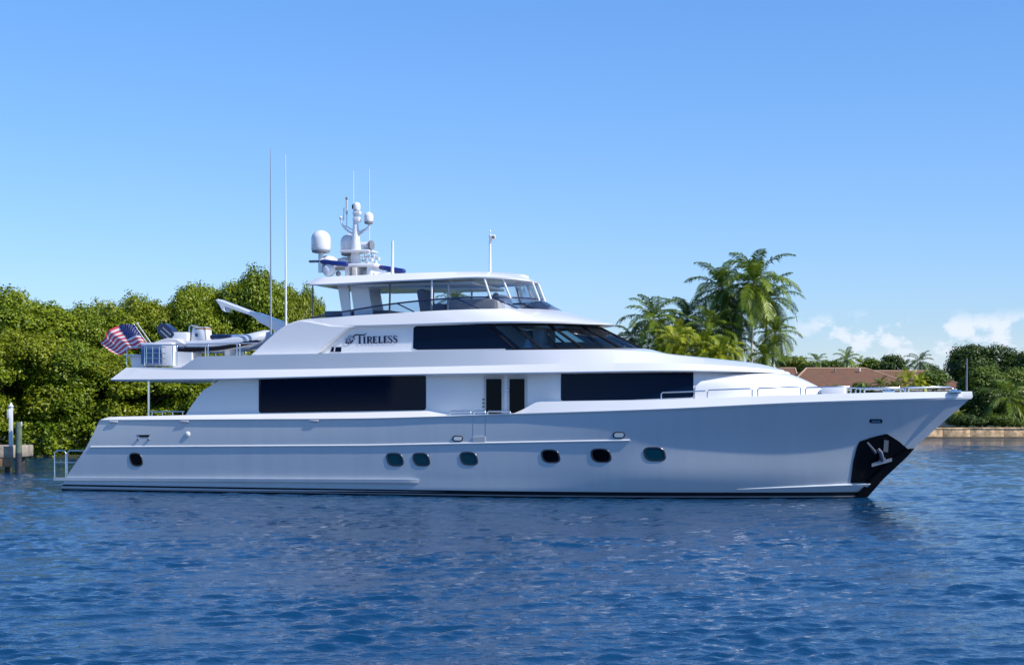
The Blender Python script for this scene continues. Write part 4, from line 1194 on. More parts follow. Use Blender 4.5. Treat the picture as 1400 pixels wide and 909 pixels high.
# ------------------------------------------------------------------ water
def tanhspace(): pass
def water():
    ys = [8.0]
    while ys[-1] < 175: ys.append(ys[-1] + max(0.0029 * ys[-1], 0.05))
    nf = len(ys)
    while ys[-1] < 9000: ys.append(ys[-1] * 1.12)
    yb = [-4000, -800, -150, -30, 0]
    Yr = np.array(yb + ys)
    c = np.linspace(-.46, .46, 341)
    cols_out = [.50, .6, .8, 1.2, 2.2, 5]
    U = np.array([-x for x in cols_out[::-1]] + list(c) + cols_out)
    scale = np.maximum(Yr, 24.0) + 6
    scale = np.where(Yr < 8, 30, scale)
    scale = np.where(Yr < -100, 600, scale)
    X = U[None, :] * scale[:, None]
    X[:, :6] *= np.array([60, 30, 12, 5, 2, 1.1])[None, :]; X[:, -6:] *= np.array([1.1, 2, 5, 12, 30, 60])[None, :]
    Yg = np.repeat(Yr[:, None], X.shape[1], 1)
    r = np.random.default_rng(3)
    Z = np.zeros_like(X); DX = np.zeros_like(X); DY = np.zeros_like(X)
    # slow patches modulate the ripples
    def patchf(seed, lam):
        q = np.random.default_rng(seed); s = np.zeros_like(X)
        for _ in range(7):
            a = q.uniform(0, 2 * math.pi); k = 2 * math.pi / (lam * q.uniform(.6, 1.7))
            s += np.sin(k * (math.cos(a) * X + math.sin(a) * Yg * 0.7) + q.uniform(0, 6.28))
        return s / 7 ** .5
    pm = 0.85 + 0.40 * np.tanh(patchf(11, 14)); pm2 = 0.8 + .5 * np.tanh(patchf(12, 6))
    row = np.gradient(Yr)
    row2 = row[:, None]
    wind = math.radians(-70)
    for i in range(150):
        lam = 0.24 * (1.9 / 0.24) ** (r.random() ** 1.3)
        a = wind + r.normal(0, .50)
        k = 2 * math.pi / lam
        amp = 0.0036 * lam ** 0.9 * (0.55 + .9 * r.random())
        if lam > .9: amp *= .66
        ph = r.uniform(0, 2 * math.pi)
        th = k * (math.cos(a) * X + math.sin(a) * Yg) + ph + 0.6 * np.sin(0.13 * X + r.uniform(0, 6)) + .6 * np.sin(.17 * Yg + r.uniform(0, 6))
        fade = np.clip((lam / (row2 * 1.0)) - 2.0, 0, 1)        # rows too coarse for this wave
        m = (pm if lam > .9 else pm2) * fade * amp
        s = np.sin(th)
        Z += m * (s + 0.25 * np.cos(2 * th) * -1)
        DX += m * math.cos(a) * np.cos(th) * .7; DY += m * math.sin(a) * np.cos(th) * .7
    far = np.clip((170 - Yg) / 40, 0, 1) * (Yg > 5)
    edge = np.clip((0.47 - np.abs(X / scale[:, None])) / .03, 0, 1)
    Z *= far * edge; DX *= far * edge; DY *= far * edge
    X2 = X + DX; Y2 = Yg + DY
    co = np.stack([X2, Y2, Z], -1).reshape(-1, 3)
    nr, nc = X.shape
    idx = np.arange(nr * nc).reshape(nr, nc)
    f = np.stack([idx[:-1, :-1], idx[:-1, 1:], idx[1:, 1:], idx[1:, :-1]], -1).reshape(-1, 4)
    me = bpy.data.meshes.new('water')
    me.vertices.add(len(co)); me.vertices.foreach_set('co', co.ravel())
    me.loops.add(f.size); me.loops.foreach_set('vertex_index', f.ravel().astype(np.int32))
    me.polygons.add(len(f)); me.polygons.foreach_set('loop_start', np.arange(0, f.size, 4, dtype=np.int32))
    me.update(); me.validate()
    me.polygons.foreach_set('use_smooth', np.ones(len(me.polygons), bool))
    m = bpy.data.materials.new('water'); m.use_nodes = True
    t = m.node_tree; b = t.nodes['Principled BSDF']
    b.inputs['Base Color'].default_value = (0.002, 0.037, 0.100, 1)
    b.inputs['Roughness'].default_value = 0.03; b.inputs['IOR'].default_value = 1.33
    tcn = t.nodes.new('ShaderNodeTexCoord')
    mpn = t.nodes.new('ShaderNodeMapping'); mpn.inputs['Scale'].default_value = (0.75, 1.25, 1)
    mpn.inputs['Rotation'].default_value = (0, 0, math.radians(12))
    n1 = t.nodes.new('ShaderNodeTexNoise'); n1.inputs['Scale'].default_value = 9.0; n1.inputs['Detail'].default_value = 3; n1.inputs['Roughness'].default_value = .55
    n2 = t.nodes.new('ShaderNodeTexNoise'); n2.inputs['Scale'].default_value = 1.3; n2.inputs['Detail'].default_value = 3
    t.links.new(tcn.outputs['Object'], mpn.inputs[0]); t.links.new(mpn.outputs[0], n1.inputs['Vector']); t.links.new(mpn.outputs[0], n2.inputs['Vector'])
    b1 = t.nodes.new('ShaderNodeBump'); b1.inputs['Strength'].default_value = 1; b1.inputs['Distance'].default_value = 0.019
    b2 = t.nodes.new('ShaderNodeBump'); b2.inputs['Strength'].default_value = 1; b2.inputs['Distance'].default_value = 0.022
    t.links.new(n1.outputs['Fac'], b1.inputs['Height']); t.links.new(n2.outputs['Fac'], b2.inputs['Height'])
    t.links.new(b1.outputs[0], b2.inputs['Normal']); t.links.new(b2.outputs[0], b.inputs['Normal'])
    me.materials.append(m)
    o = link('water', me); tag(o, kind='structure'); return o
water()

# ------------------------------------------------------------------ land
def land(name, outline, z, m, zb=-1.0):
    mb = MB(); n = len(outline)
    mb.add([(x, y, z) for x, y in outline] + [(x, y, zb) for x, y in outline],
           [tuple(range(n))] + [(i, (i + 1) % n, n + (i + 1) % n, n + i) for i in range(n)])
    o = mb.build(name, m); tag(o, kind='structure'); return o
land('mangrove_bank', [(-3000, 119), (-20, 119), (-9, 123), (-6, 140), (-4, 191.5), (-3000, 191.5)], 0.18, M['soil'])
land('ground', [(-4000, 192.4), (4000, 192.4), (6000, 8000), (-6000, 8000)], 1.12, M['lawn'])
# seawall
sw = bpy.data.objects.new('seawall', None); COL.objects.link(sw); sw.location = (40, 192, 0)
tag(sw, 'weathered tan concrete seawall along the far right shore', 'seawall')
k = MB((40, 192, 0))
x = -3.0
while x < 130:
    L = 2.6 + rnd.uniform(-.9, 1.6)
    k.box((x + L / 2, 192 + rnd.uniform(-.03, .03), .62), (L - .05, .6, 1.0), bev=.03); x += L
k.build('wall_panel', M['wall_stone'], sw)
k = MB((40, 192, 0)); x = -3.0
while x < 130:
    L = 5.5; k.box((x + L / 2, 192.0, 1.16 + rnd.uniform(-.02, .02)), (L - .03, .74, .16), bev=.03); x += L
k.build('wall_cap', M['wall_stone'], sw)
MB((40, 192, 0)).box((63.5, 191.75, -.06), (133, .7, .5), bev=.04).build('wet_footing', M['wall_base'], sw)

# ------------------------------------------------------------------ foliage
def leaf_mesh(name, P_, Nrm, size, asp, m, tone, r):
    """one elongated quad per leaf"""
    n = len(P_)
    rv = r.normal(size=(n, 3)); ax = np.cross(Nrm, rv); ax /= np.linalg.norm(ax, axis=1, keepdims=True) + 1e-9
    ay = np.cross(Nrm, ax)
    L = (size * r.uniform(.7, 1.3, n))[:, None]; Wd = L * asp
    fold = Nrm * L * .12
    v = np.stack([P_ - ax * L / 2, P_ + ay * Wd / 2 + fold, P_ + ax * L / 2, P_ - ay * Wd / 2 + fold], 1).reshape(-1, 3)
    me = bpy.data.meshes.new(name)
    me.vertices.add(len(v)); me.vertices.foreach_set('co', v.astype(np.float32).ravel())
    me.loops.add(4 * n); me.loops.foreach_set('vertex_index', np.arange(4 * n, dtype=np.int32))
    me.polygons.add(n); me.polygons.foreach_set('loop_start', np.arange(0, 4 * n, 4, dtype=np.int32))
    me.update()
    at_ = me.attributes.new('tone', 'FLOAT', 'FACE'); at_.data.foreach_set('value', tone.astype(np.float32))
    me.materials.append(m)
    return me
def crown_mesh(name, w, h, z0, nblob, nleaf, size, m, seed, flat=1.0, blobr=(.16, .28), dy=1.0, shell=.55, asp=.5, boxy=0):
    r = np.random.default_rng(seed)
    B = []
    for _ in range(nblob):
        d = r.normal(size=3); d /= np.linalg.norm(d); d[2] = d[2] * .9 + .1
        if boxy: d = np.sign(d) * np.abs(d) ** (1 - boxy)
        q = r.uniform(.45, .92) ** .6
        br = r.uniform(*blobr) * w
        c = np.array([d[0] * (w / 2 - br * .6) * q, d[1] * (w / 2 * dy - br * .6) * q, z0 + h / 2 + d[2] * (h / 2 - br * .6 * flat) * q])
        B.append((c, br))
    tot = sum(b[1] ** 2 for b in B)
    Ps = []; Ns = []; Ts = []
    for c, br in B:
        k = int(nleaf * br * br / tot)
        nc = max(k // 6, 1)
        d = r.normal(size=(nc, 3)); d /= np.linalg.norm(d, axis=1, keepdims=True)
        d[:, 2] = np.where(d[:, 2] < -.35, -d[:, 2], d[:, 2])
        rad = br * (shell + (1.06 - shell) * r.random(nc) ** .5)
        rad *= 1 + .14 * np.sin(d[:, 0] * 7 + c[0]) * np.sin(d[:, 2] * 6 + c[1])
        cc = c + d * rad[:, None] * np.array([1, 1, flat])
        cc = np.repeat(cc, 6, 0); dd = np.repeat(d, 6, 0)
        j = r.normal(size=cc.shape)
        Ps.append(cc + j * size * .55)
        nn = dd * .55 + j * .55 + np.array([0, 0, .35]); nn /= np.linalg.norm(nn, axis=1, keepdims=True)
        Ns.append(nn)
        Ts.append(np.repeat(r.random(nc), 6) * .5 + r.random(len(cc)) * .5)
    return leaf_mesh(name, np.concatenate(Ps), np.concatenate(Ns), size, asp, m, np.concatenate(Ts), r), B
def trunk_mb(B, z0, h, r0, seed, limbs=6, lean=0.0):
    r = random.Random(seed); mb = MB()
    top = Vector((lean, 0, z0 + h * .35))
    mb.tube([(0, 0, -.6), (0.03 * h, 0, z0 * .5), top * .8 + Vector((0, 0, z0 * .1)), top], [r0 * 1.35, r0, r0 * .85, r0 * .7], 9)
    for k in range(limbs):
        c, br = B[r.randrange(len(B))]
        e = Vector(c); mid = top.lerp(e, .5) + Vector((r.uniform(-.4, .4), r.uniform(-.4, .4), .3))
        mb.tube([top * .9, mid, e], [r0 * .5, r0 * .3, r0 * .1], 6)
    return mb
def tree(name, loc, crown_me, B, z0, h, r0, label, cat, group=None, rot=0.0, seed=1, scale=(1, 1, 1), trunk_me=None, mt='bark'):
    o = bpy.data.objects.new(name, None); COL.objects.link(o); o.location = loc; o.rotation_euler = (0, 0, rot); o.scale = scale
    tag(o, label, cat, group)
    if trunk_me is None:
        t = trunk_mb(B, z0, h, r0, seed).build('trunk', M[mt], o, 50); trunk_me = t.data
    else: link('trunk', trunk_me, o)
    link('crown', crown_me, o)
    return o, trunk_me

# mangroves on the left shore: three crowns of different habit, copied tree by tree
mg = []
for sd, mm, w, h in ((21, 'mangrove', 8.6, 9.6), (22, 'mangrove_y', 8.0, 9.0), (23, 'mangrove', 7.6, 10.2)):
    me, B = crown_mesh('crown', w, h, .15, 85, 60000, .235, M[mm], sd, blobr=(.075, .17), dy=.9, boxy=.38, shell=.4)
    mg.append([me, B, .15, h, None])
GM = 'mangrove trees along the left shore'
def mgr(px, py_top, D, kind, label, wpx=None, name='mangrove_tree', rot=None, z0=.0):
    me, B, zz, h, tm = mg[kind]
    ztop = EYE + (HZ - py_top) * D / F
    s = ztop / (h + .2)
    sx = s if wpx is None else (wpx * D / F) / [8.6, 8.0, 7.6][kind]
    o, tm2 = tree(name, at(px, D, .12), me, B, zz, h, .22, label, 'tree', GM, rnd.uniform(-.5, .5) if rot is None else rot, kind + 5, (sx, sx, s), tm)
    mg[kind][4] = tm2
    return o
front = [
    (-60, 452, 119.5, 0, 190, 'mangrove cut by the left frame edge, behind the dock'),
    (28, 446, 122, 1, 170, 'mangrove rising directly behind the white dock post'),
    (96, 470, 122.5, 0, 150, 'low mangrove hanging over the water just left of the yacht stern'),
    (150, 482, 123, 1, 150, 'low mangrove whose crown sits behind and below the flag'),
    (205, 476, 123.5, 2, 150, 'mangrove seen under the aft overhang beside the deck post'),
    (262, 470, 124, 0, 150, 'mangrove seen behind the yacht tender and its outboard'),
    (322, 462, 125, 1, 150, 'yellowish mangrove behind the tender bow, under the crane boom'),
    (388, 462, 127, 0, 150, 'mangrove mostly hidden behind the sloping side wing of the yacht'),
]
back = [
    (-55, 404, 131, 2, 180, 'tall mangrove at the far left edge of the frame, behind the dock'),
    (8, 402, 130, 0, 150, 'tallest mangrove at the left edge, above the dock'),
    (62, 412, 131, 2, 130, 'mangrove with a rounded top right of the tall one at the left edge'),
    (108, 424, 132, 0, 110, 'mangrove forming the dip in the skyline left of the flag'),
    (150, 414, 134, 2, 110, 'mangrove whose top stands above the flag'),
    (197, 404, 135, 1, 110, 'golden-leaved mangrove above the flag staff'),
    (246, 406, 135, 0, 110, 'mangrove above the tender outboard, left of the crane boom tip'),
    (300, 372, 137, 2, 100, 'tall loose mangrove standing over the tip of the crane boom'),
    (345, 374, 137, 0, 110, 'tall dense mangrove left of the tall antennas'),
    (392, 391, 138, 1, 86, 'mangrove behind the right tall antenna'),
    (30, 408, 136, 2, 120, 'mangrove filling the skyline between the two tallest at the left edge'),
    (86, 417, 137, 1, 110, 'mangrove in the second row left of the skyline dip'),
    (130, 419, 138, 0, 110, 'second-row mangrove just right of the skyline dip'),
    (175, 409, 139, 0, 110, 'second-row green mangrove between the flag and the outboard'),
    (222, 405, 140, 2, 110, 'second-row mangrove above the outboard of the tender'),
    (272, 397, 141, 0, 100, 'second-row mangrove left of the crane boom tip'),
    (368, 383, 141, 2, 80, 'second-row mangrove between the two tall antennas'),
    (418, 398, 140, 0, 66, 'mangrove at the right end of the wood, touching the hardtop corner post'),
]
for px, py, D, k_, wp, lb in front: mgr(px, py, D, k_, lb, wp)
for px, py, D, k_, wp, lb in back: mgr(px, py, D, k_, lb, wp * (1.28 if px < 380 else 1.05))
me, B = crown_mesh('crown', 4.2, 6.5, 6.5, 12, 5000, .3, M['farleaf'], 31)
tree('distant_tree', at(447, 175, .1), me, B, 6.5, 6.5, .2, 'paler distant tree seen through the aft end of the flybridge', 'tree')
tree('distant_tree', at(468, 178, .1), me, B, 6.5, 6.5, .2, 'small distant tree hidden low behind the flybridge coaming', 'tree', scale=(1, 1, .83))
# understory skirt of mangrove leaves over the water
r = np.random.default_rng(77); n = 26000
xx = r.uniform(-47, -9, n); dd = r.random(n)
zz = .1 + 2.4 * r.random(n); yy = 121.0 + r.normal(0, .8, n) - .7 * np.sin(xx * .9) - .5 * np.sin(xx * 2.3) - .35 * zz
nn = r.normal(size=(n, 3)) + np.array([0, -1.0, .7]); nn /= np.linalg.norm(nn, axis=1, keepdims=True)
o = link('mangrove_undergrowth', leaf_mesh('mangrove_undergrowth', np.stack([xx, yy, zz], 1), nn, .3, .5, M['mangrove'], r.random(n), r))
tag(o, 'tangled low mangrove shoots along the left waterline', 'undergrowth', kind='stuff')

# palms
def palm_crown(Lf, nfr, seed, m, nl=34, e_lo=-50, e_hi=82, droop=1.0, leafl=.22):
    r = random.Random(seed); vs = []; fs = []; tn = []
    for k in range(nfr):
        az = 2 * math.pi * (k * .381966) + r.uniform(-.2, .2)
        el = math.radians(e_hi + (e_lo - e_hi) * ((k + .5) / nfr) ** .85 + r.uniform(-8, 8))
        L = Lf * r.uniform(.82, 1.08); tone = r.random() * .55 + (k / nfr) * .3
        p = Vector((0, 0, 0)); pts = [p.copy()]; seg = 11
        e = el
        for s_ in range(seg):
            p = p + Vector((math.cos(az) * math.cos(e), math.sin(az) * math.cos(e), math.sin(e))) * L / seg
            e -= droop * math.radians(3.2 + 9.5 * (s_ / seg)) * (1.0 if e > -1.2 else 0)
            pts.append(p.copy())
        side = Vector((-math.sin(az), math.cos(az), 0))
        # rachis
        for i in range(seg):
            a, b = pts[i], pts[i + 1]; w = .045 * (1 - i / seg) + .012
            q = len(vs); vs += [a - side * w, a + side * w, b + side * w * .8, b - side * w * .8]; fs.append((q, q + 1, q + 2, q + 3)); tn.append(.9)
        for j in range(nl):
            u = .10 + .90 * (j + r.random() * .4) / nl
            i = min(int(u * seg), seg - 1); a = pts[i].lerp(pts[i + 1], u * seg - i)
            t = (pts[i + 1] - pts[i]).normalized(); up = side.cross(t).normalized()
            if up.z < 0: up = -up
            ll = Lf * leafl * math.sin(math.pi * (0.13 + .80 * u)) * r.uniform(.8, 1.15) + .1
            for sg_ in (-1, 1):
                d = (side * sg_ * .75 + t * .62 + up * r.uniform(-.05, .25)).normalized()
                tip = a + d * ll + Vector((0, 0, -1)) * ll * r.uniform(.25, .7)
                mid = a + d * ll * .55 + Vector((0, 0, -.06 * ll))
                w = t * .042 * (1 + Lf / 8)
                q = len(vs); vs += [a - w * .5, a + w * .5, mid + w, mid - w, tip]
                fs += [(q, q + 1, q + 2, q + 3), (q + 3, q + 2, q + 4)]
                tt_ = min(1, tone + r.uniform(-.2, .2)); tn += [tt_, tt_]
    me = bpy.data.meshes.new('crown'); me.from_pydata(vs, [], fs); me.update()
    at_ = me.attributes.new('tone', 'FLOAT', 'FACE'); at_.data.foreach_set('value', np.array(tn, dtype=np.float32))
    me.materials.append(m); return me
PC = {}
def palm(px, py, rpx, D, mm, seed, label, zg=1.1, lean=(0, 0), name='coconut_palm', group=None, nfr=28, tr_=.20, droop=1.03, e_lo=-55, grp2=None):
    c = atp(px, py, D); L = rpx * D / F * 1.24
    key = (mm, seed % 4, nfr, droop, e_lo)
    if key not in PC: PC[key] = palm_crown(5.0, nfr, seed % 4 + 40, M[mm], droop=droop, e_lo=e_lo)
    o = bpy.data.objects.new(name, None); COL.objects.link(o)
    base = Vector((c.x + lean[0], c.y + lean[1], zg)); o.location = base
    tag(o, label, 'palm', group)
    H = c - base
    tr = MB(); pts = crom([Vector((0, 0, -.3)), Vector((H.x * .12, H.y * .12, H.z * .35)), Vector((H.x * .5, H.y * .5, H.z * .72)), H], 12)
    tr.tube(pts, [tr_ * (1.5 - .75 * min(i / 4, 1)) if i < 4 else tr_ * (.85 - .02 * i) for i in range(12)], 9)
    tr.build('trunk', M['palm_bark'], o, 50)
    cr_ = link('crown', PC[key], o); cr_.location = H; s = L / 5.0; cr_.scale = (s, s, s); cr_.rotation_euler = (0, 0, seed * 1.7)
    if rpx > 30:
        cc = MB(); rr_ = random.Random(seed)
        for i in range(7): a_ = rr_.uniform(0, 6.3); cc.lathe(H + Vector((math.cos(a_) * .28, math.sin(a_) * .28, -.35 - rr_.random() * .2)), [(.02, -.13), (.1, -.08), (.13, 0), (.1, .09), (.02, .13)], 8)
        cc.build('coconut_bunch', M['teak'], o, 60)
    return o
GP = 'coconut palms in the clump behind the yacht bow'
for i, (px, py, rp, D, mm, ln, lb) in enumerate((
    (1031, 386, 56, 205, 'palm', (-.4, 0), 'tallest coconut palm, its pale trunk standing clear at the right of the clump'),
    (988, 394, 52, 209, 'palm', (.6, 0), 'second tallest coconut palm, just left of the tallest one'),
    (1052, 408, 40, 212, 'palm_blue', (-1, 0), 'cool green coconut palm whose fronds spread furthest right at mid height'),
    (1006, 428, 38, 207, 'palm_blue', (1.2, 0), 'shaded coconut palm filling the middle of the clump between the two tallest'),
    (1060, 456, 33, 208, 'palm', (-.6, 0), 'lower coconut palm under the tallest one, right edge of the clump'),
    (1000, 466, 34, 206, 'palm', (-.8, 0), 'lower coconut palm in front of the thin trunks, under the second tallest'),
    (972, 452, 42, 204, 'palm', (.8, 0), 'coconut palm in the middle of the clump with greenish-gold fronds'),
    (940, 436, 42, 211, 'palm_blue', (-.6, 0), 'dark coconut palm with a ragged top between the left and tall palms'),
    (893, 436, 43, 206, 'palm', (.8, 0), 'coconut palm with a rounded crown at the left of the clump, beside the windshield'),
    (962, 476, 38, 198, 'palm_yellow', (.3, 0), 'yellow-fronded low palm in the middle, just above the yacht foredeck roof'),
    (926, 470, 38, 199, 'palm_yellow', (-.5, 0), 'yellow-green low palm in front of the round-crowned left palm'),
    (905, 470, 34, 204, 'palm', (.5, 0), 'low green palm directly right of the windshield tip'),
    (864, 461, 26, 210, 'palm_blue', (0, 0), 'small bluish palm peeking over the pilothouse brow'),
    (985, 484, 34, 196, 'palm_yellow', (0, 0), 'lowest golden palm right above the white foredeck roof'),
)):
    palm(px, py, rp, D, mm, i * 5 + 3, lb, lean=ln, group=GP)
palm(1044, 486, 30, 206, 'palm', 8, 'small palm at the right foot of the clump, beside the bright bush', group=GP)
palm(622, 412, 26, 210, 'palm', 12, 'distant palm seen through the flybridge enclosure', group='palms seen beyond the yacht')
GB = 'palms behind and beside the house'
for i, (px, py, rp, D, mm, lb) in enumerate((
    (1117, 494, 17, 238, 'palm', 'small palm behind the left end of the house roof'),
    (1158, 491, 21, 236, 'palm', 'larger palm behind the middle of the house roof ridge'),
    (1176, 497, 15, 244, 'palm_yellow', 'pale small palm right of the larger one behind the roof'),
    (1258, 494, 20, 240, 'palm_blue', 'bluish palm behind the right part of the roof'),
    (1238, 500, 14, 246, 'palm_blue', 'tiny dark palm behind the lower roof ridge'))):
    palm(px, py, rp, D, mm, i * 3 + 2, lb, group=GB, nfr=18)
for i, (px, py, rp, D, mm, lb) in enumerate((
    (1240, 519, 20, 199, 'palm_yellow', 'bright yellow areca palm in front of the house, above the bow rail'),
    (1257, 523, 17, 198, 'palm_yellow', 'yellow areca palm just right of the brightest one by the house'),
    (1204, 526, 15, 199, 'palm', 'green small palm in front of the house wall, left of the yellow ones'),
    (1222, 528, 13, 198, 'palm', 'lowest green palm between the house wall and the yellow arecas'),
    (1310, 571, 13, 196, 'palm_yellow', 'low yellow-green palm on the seawall at the bow'))):
    palm(px, py, rp, D, mm, i * 4 + 1, lb, name='areca_palm', group=GB, nfr=18, tr_=.08, e_lo=-20)
palm(1379, 546, 42, 196, 'palm', 2, 'young coconut palm leaning over the seawall at the right edge', nfr=16, e_lo=-35, lean=(.5, -.3))
palm(1396, 566, 26, 197, 'palm_yellow', 6, 'small yellowish palm on the seawall, cut by the right frame edge', nfr=14)

def simple_tree(px, py_top, wpx, hpx, D, mm, seed, label, name='broadleaf_tree', cat='tree', nleaf=9000, size=.34, nb=22, zg=1.1, blobr=(.16, .28), group=None):
    w = wpx * D / F; h = hpx * D / F; ztop = EYE + (HZ - py_top) * D / F
    z0 = max(ztop - zg - h, 0.1)
    me, B = crown_mesh('crown', w, h, z0, nb, nleaf, size, M[mm], seed, flat=min(1, h / w), blobr=blobr)
    return tree(name, at(px, D, zg), me, B, z0, h, .05 + w * .025, label, cat, group, seed=seed)[0]
simple_tree(1352, 470, 122, 84, 226, 'darkleaf', 51, 'large dark rounded tree on the right behind the seawall', nleaf=36000, size=.42, nb=40, blobr=(.12, .2))
simple_tree(1420, 478, 90, 80, 220, 'darkleaf', 52, 'dark tree running out of the frame on the right', nleaf=16000, size=.42, nb=24)
simple_tree(1346, 503, 66, 58, 205, 'midleaf', 53, 'bright green rounded tree in front of the large dark one', nleaf=18000, size=.34, nb=28)
simple_tree(1394, 500, 70, 74, 208, 'brightleaf', 54, 'yellow-green tree behind the leaning young palm', nleaf=14000, size=.32, nb=24)
simple_tree(1338, 548, 74, 54, 203, 'darkleaf', 55, 'dark shrub enlarged to stand in for the shade under the bright rounded tree', name='shrub', cat='shrub', nleaf=16000, size=.3)  # dark leaves carried down to the ground stand in for under-canopy shade
simple_tree(1388, 553, 90, 46, 201, 'darkleaf', 56, 'dark low shrub extended to stand in for under-tree shade behind the seawall at the foot of the young palm', name='shrub', cat='shrub', nleaf=14000, size=.28)  # extended dark foliage replaces tree shade over the pale lawn
simple_tree(1308, 566, 26, 20, 200, 'brightleaf', 57, 'bright low shrub spilling over the seawall beside the bow', name='shrub', cat='shrub', nleaf=3500, size=.24, nb=12)
simple_tree(1078, 486, 44, 24, 232, 'brightleaf', 58, 'bright green treetop left of the house roof', nleaf=6000, size=.3, nb=14)
simple_tree(1100, 494, 34, 22, 240, 'midleaf', 59, 'green treetop behind the left ridge end of the house', nleaf=4000, size=.32, nb=12)
simple_tree(1137, 494, 36, 24, 248, 'midleaf', 60, 'green treetop between the two palms behind the roof', nleaf=4000, size=.32, nb=12)
simple_tree(1192, 491, 34, 28, 244, 'midleaf', 61, 'rounded treetop behind the middle of the house roof', nleaf=5000, size=.32, nb=14)
simple_tree(1218, 487, 34, 28, 240, 'darkleaf', 62, 'dark layered treetop behind the house, left of the bluish palm', nleaf=4000, size=.36, nb=12)
simple_tree(1275, 500, 38, 26, 246, 'farleaf', 63, 'greyish treetop right of the bluish palm', nleaf=3500, size=.32, nb=12)
simple_tree(1275, 508, 44, 30, 200, 'midleaf', 64, 'leafy green shrub covering the right part of the house front', name='shrub', cat='shrub', nleaf=8000, size=.28, nb=18)
simple_tree(1180, 525, 34, 18, 200, 'midleaf', 65, 'low green hedge shrub before the left part of the house', name='shrub', cat='shrub', nleaf=3500, size=.28, nb=12)
simple_tree(1140, 527, 34, 18, 200, 'midleaf', 66, 'low shrub at the left house corner behind the foredeck', name='shrub', cat='shrub', nleaf=3500, size=.28, nb=12)
simple_tree(1322, 571, 64, 18, 196, 'darkleaf', 71, 'dark low hedge added as under-tree shade on the seawall just right of the bow tip', name='shrub', cat='shrub', nleaf=9000, size=.24, nb=26)  # added hedge: its dark leaves stand in for shade below the trees
simple_tree(1372, 572, 70, 18, 195.5, 'midleaf', 72, 'low green hedge added over the light gap below the trees, on the seawall under the leaning young palm', name='shrub', cat='shrub', nleaf=9000, size=.24, nb=26)  # added hedge continuing the row, covers the light lawn strip where shade belongs
# far wood closing the horizon
r = np.random.default_rng(5); n = 60000
xx = r.uniform(-420, 420, n); yy = 470 + r.normal(0, 12, n)
ht_ = 6.2 + 1.6 * np.sin(xx * .06) + 1.2 * np.sin(xx * .19 + 1) + .8 * np.sin(xx * .41)
zz = 1 + ht_ * r.random(n) ** .6
nn = r.normal(size=(n, 3)) + np.array([0, -.8, .8]); nn /= np.linalg.norm(nn, axis=1, keepdims=True)
o = link('far_wood', leaf_mesh('far_wood', np.stack([xx, yy, zz], 1), nn, 1.3, .7, M['farleaf'], r.random(n), r))
tag(o, 'distant low wood along the horizon', 'wood', kind='stuff')

# ------------------------------------------------------------------ house
tile = bpy.data.materials.new('clay_tile'); tile.use_nodes = True
t = tile.node_tree; b = t.nodes['Principled BSDF']; b.inputs['Roughness'].default_value = .85
tcn = t.nodes.new('ShaderNodeTexCoord'); wv = t.nodes.new('ShaderNodeTexBrick')
wv.inputs['Color1'].default_value = (.21, .105, .055, 1); wv.inputs['Color2'].default_value = (.16, .08, .045, 1); wv.inputs['Mortar'].default_value = (.12, .06, .045, 1)
wv.inputs['Scale'].default_value = 2.2; wv.inputs['Mortar Size'].default_value = .03
t.links.new(tcn.outputs['Object'], wv.inputs['Vector'])
nz = t.nodes.new('ShaderNodeTexNoise'); nz.inputs['Scale'].default_value = 1.1; nz.inputs['Detail'].default_value = 6
t.links.new(tcn.outputs['Object'], nz.inputs['Vector'])
mxn = t.nodes.new('ShaderNodeMix'); mxn.data_type = 'RGBA'; mxn.blend_type = 'MULTIPLY'; mxn.inputs[0].default_value = .5
t.links.new(wv.outputs['Color'], mxn.inputs[6]); t.links.new(nz.outputs['Color'], mxn.inputs[7])
g2 = t.nodes.new('ShaderNodeVectorMath'); g2.operation = 'SCALE'; g2.inputs['Scale'].default_value = 1.35
t.links.new(mxn.outputs[2], g2.inputs[0]); t.links.new(g2.outputs[0], b.inputs['Base Color'])
M['ridge'] = mat('ridge_tile', (.42, .27, .19), .85)
house_o = bpy.data.objects.new('bungalow', None); COL.objects.link(house_o); ho = at(1200, 206, 1.12); house_o.location = ho
tag(house_o, 'single-storey pale house with brown tiled hip roofs behind the bow', 'house')
def hip(xa, xb, ye, ra, rb, yr, D, depth, first=True):
    A, Bq = atp(xa, ye, D), atp(xb, ye, D); Ra, Rb = atp(ra, yr, D + depth / 2), atp(rb, yr, D + depth / 2)
    ze = A.z; v = [A, Bq, Bq + Vector((0, depth, 0)), A + Vector((0, depth, 0)), Ra, Rb]
    th = Vector((0, 0, -.18)); k = MB(ho)
    k.add(v + [q + th for q in v[:4]], [(0, 1, 5, 4), (2, 3, 4, 5), (1, 2, 5), (3, 0, 4), (0, 6, 7, 1), (1, 7, 8, 2), (2, 8, 9, 3), (3, 9, 6, 0), (6, 9, 8, 7)])
    rf = k.build('roof', tile, house_o, 10)
    k = MB(ho)
    for a, b_ in ((v[4], v[5]), (v[0], v[4]), (v[1], v[5])): k.tube([a, b_], .11, 6)
    k.build('ridge_tiles', M['ridge'], rf, 60)
    wl_ = MB(ho); wl_.box(((A.x + Bq.x) / 2, D + depth / 2, (ze + 1.12) / 2 - .1), (Bq.x - A.x - 1.4, depth - 1.4, ze - 1.12 - .1))
    wl_.build('wall', M['stucco'], house_o)
    fc = MB(ho); fc.box(((A.x + Bq.x) / 2, D + .06, ze - .24), (Bq.x - A.x - .1, .1, .22)); fc.build('fascia_board', M['stucco'], house_o)
    return A, Bq, ze
hip(1076, 1262, 530, 1102.5, 1183, 503.3, 206, 13)
hip(1180, 1323, 530, 1192, 1268, 507.0, 209, 11)
hip(1030, 1092, 520, 1045, 1087, 503.2, 222, 8)
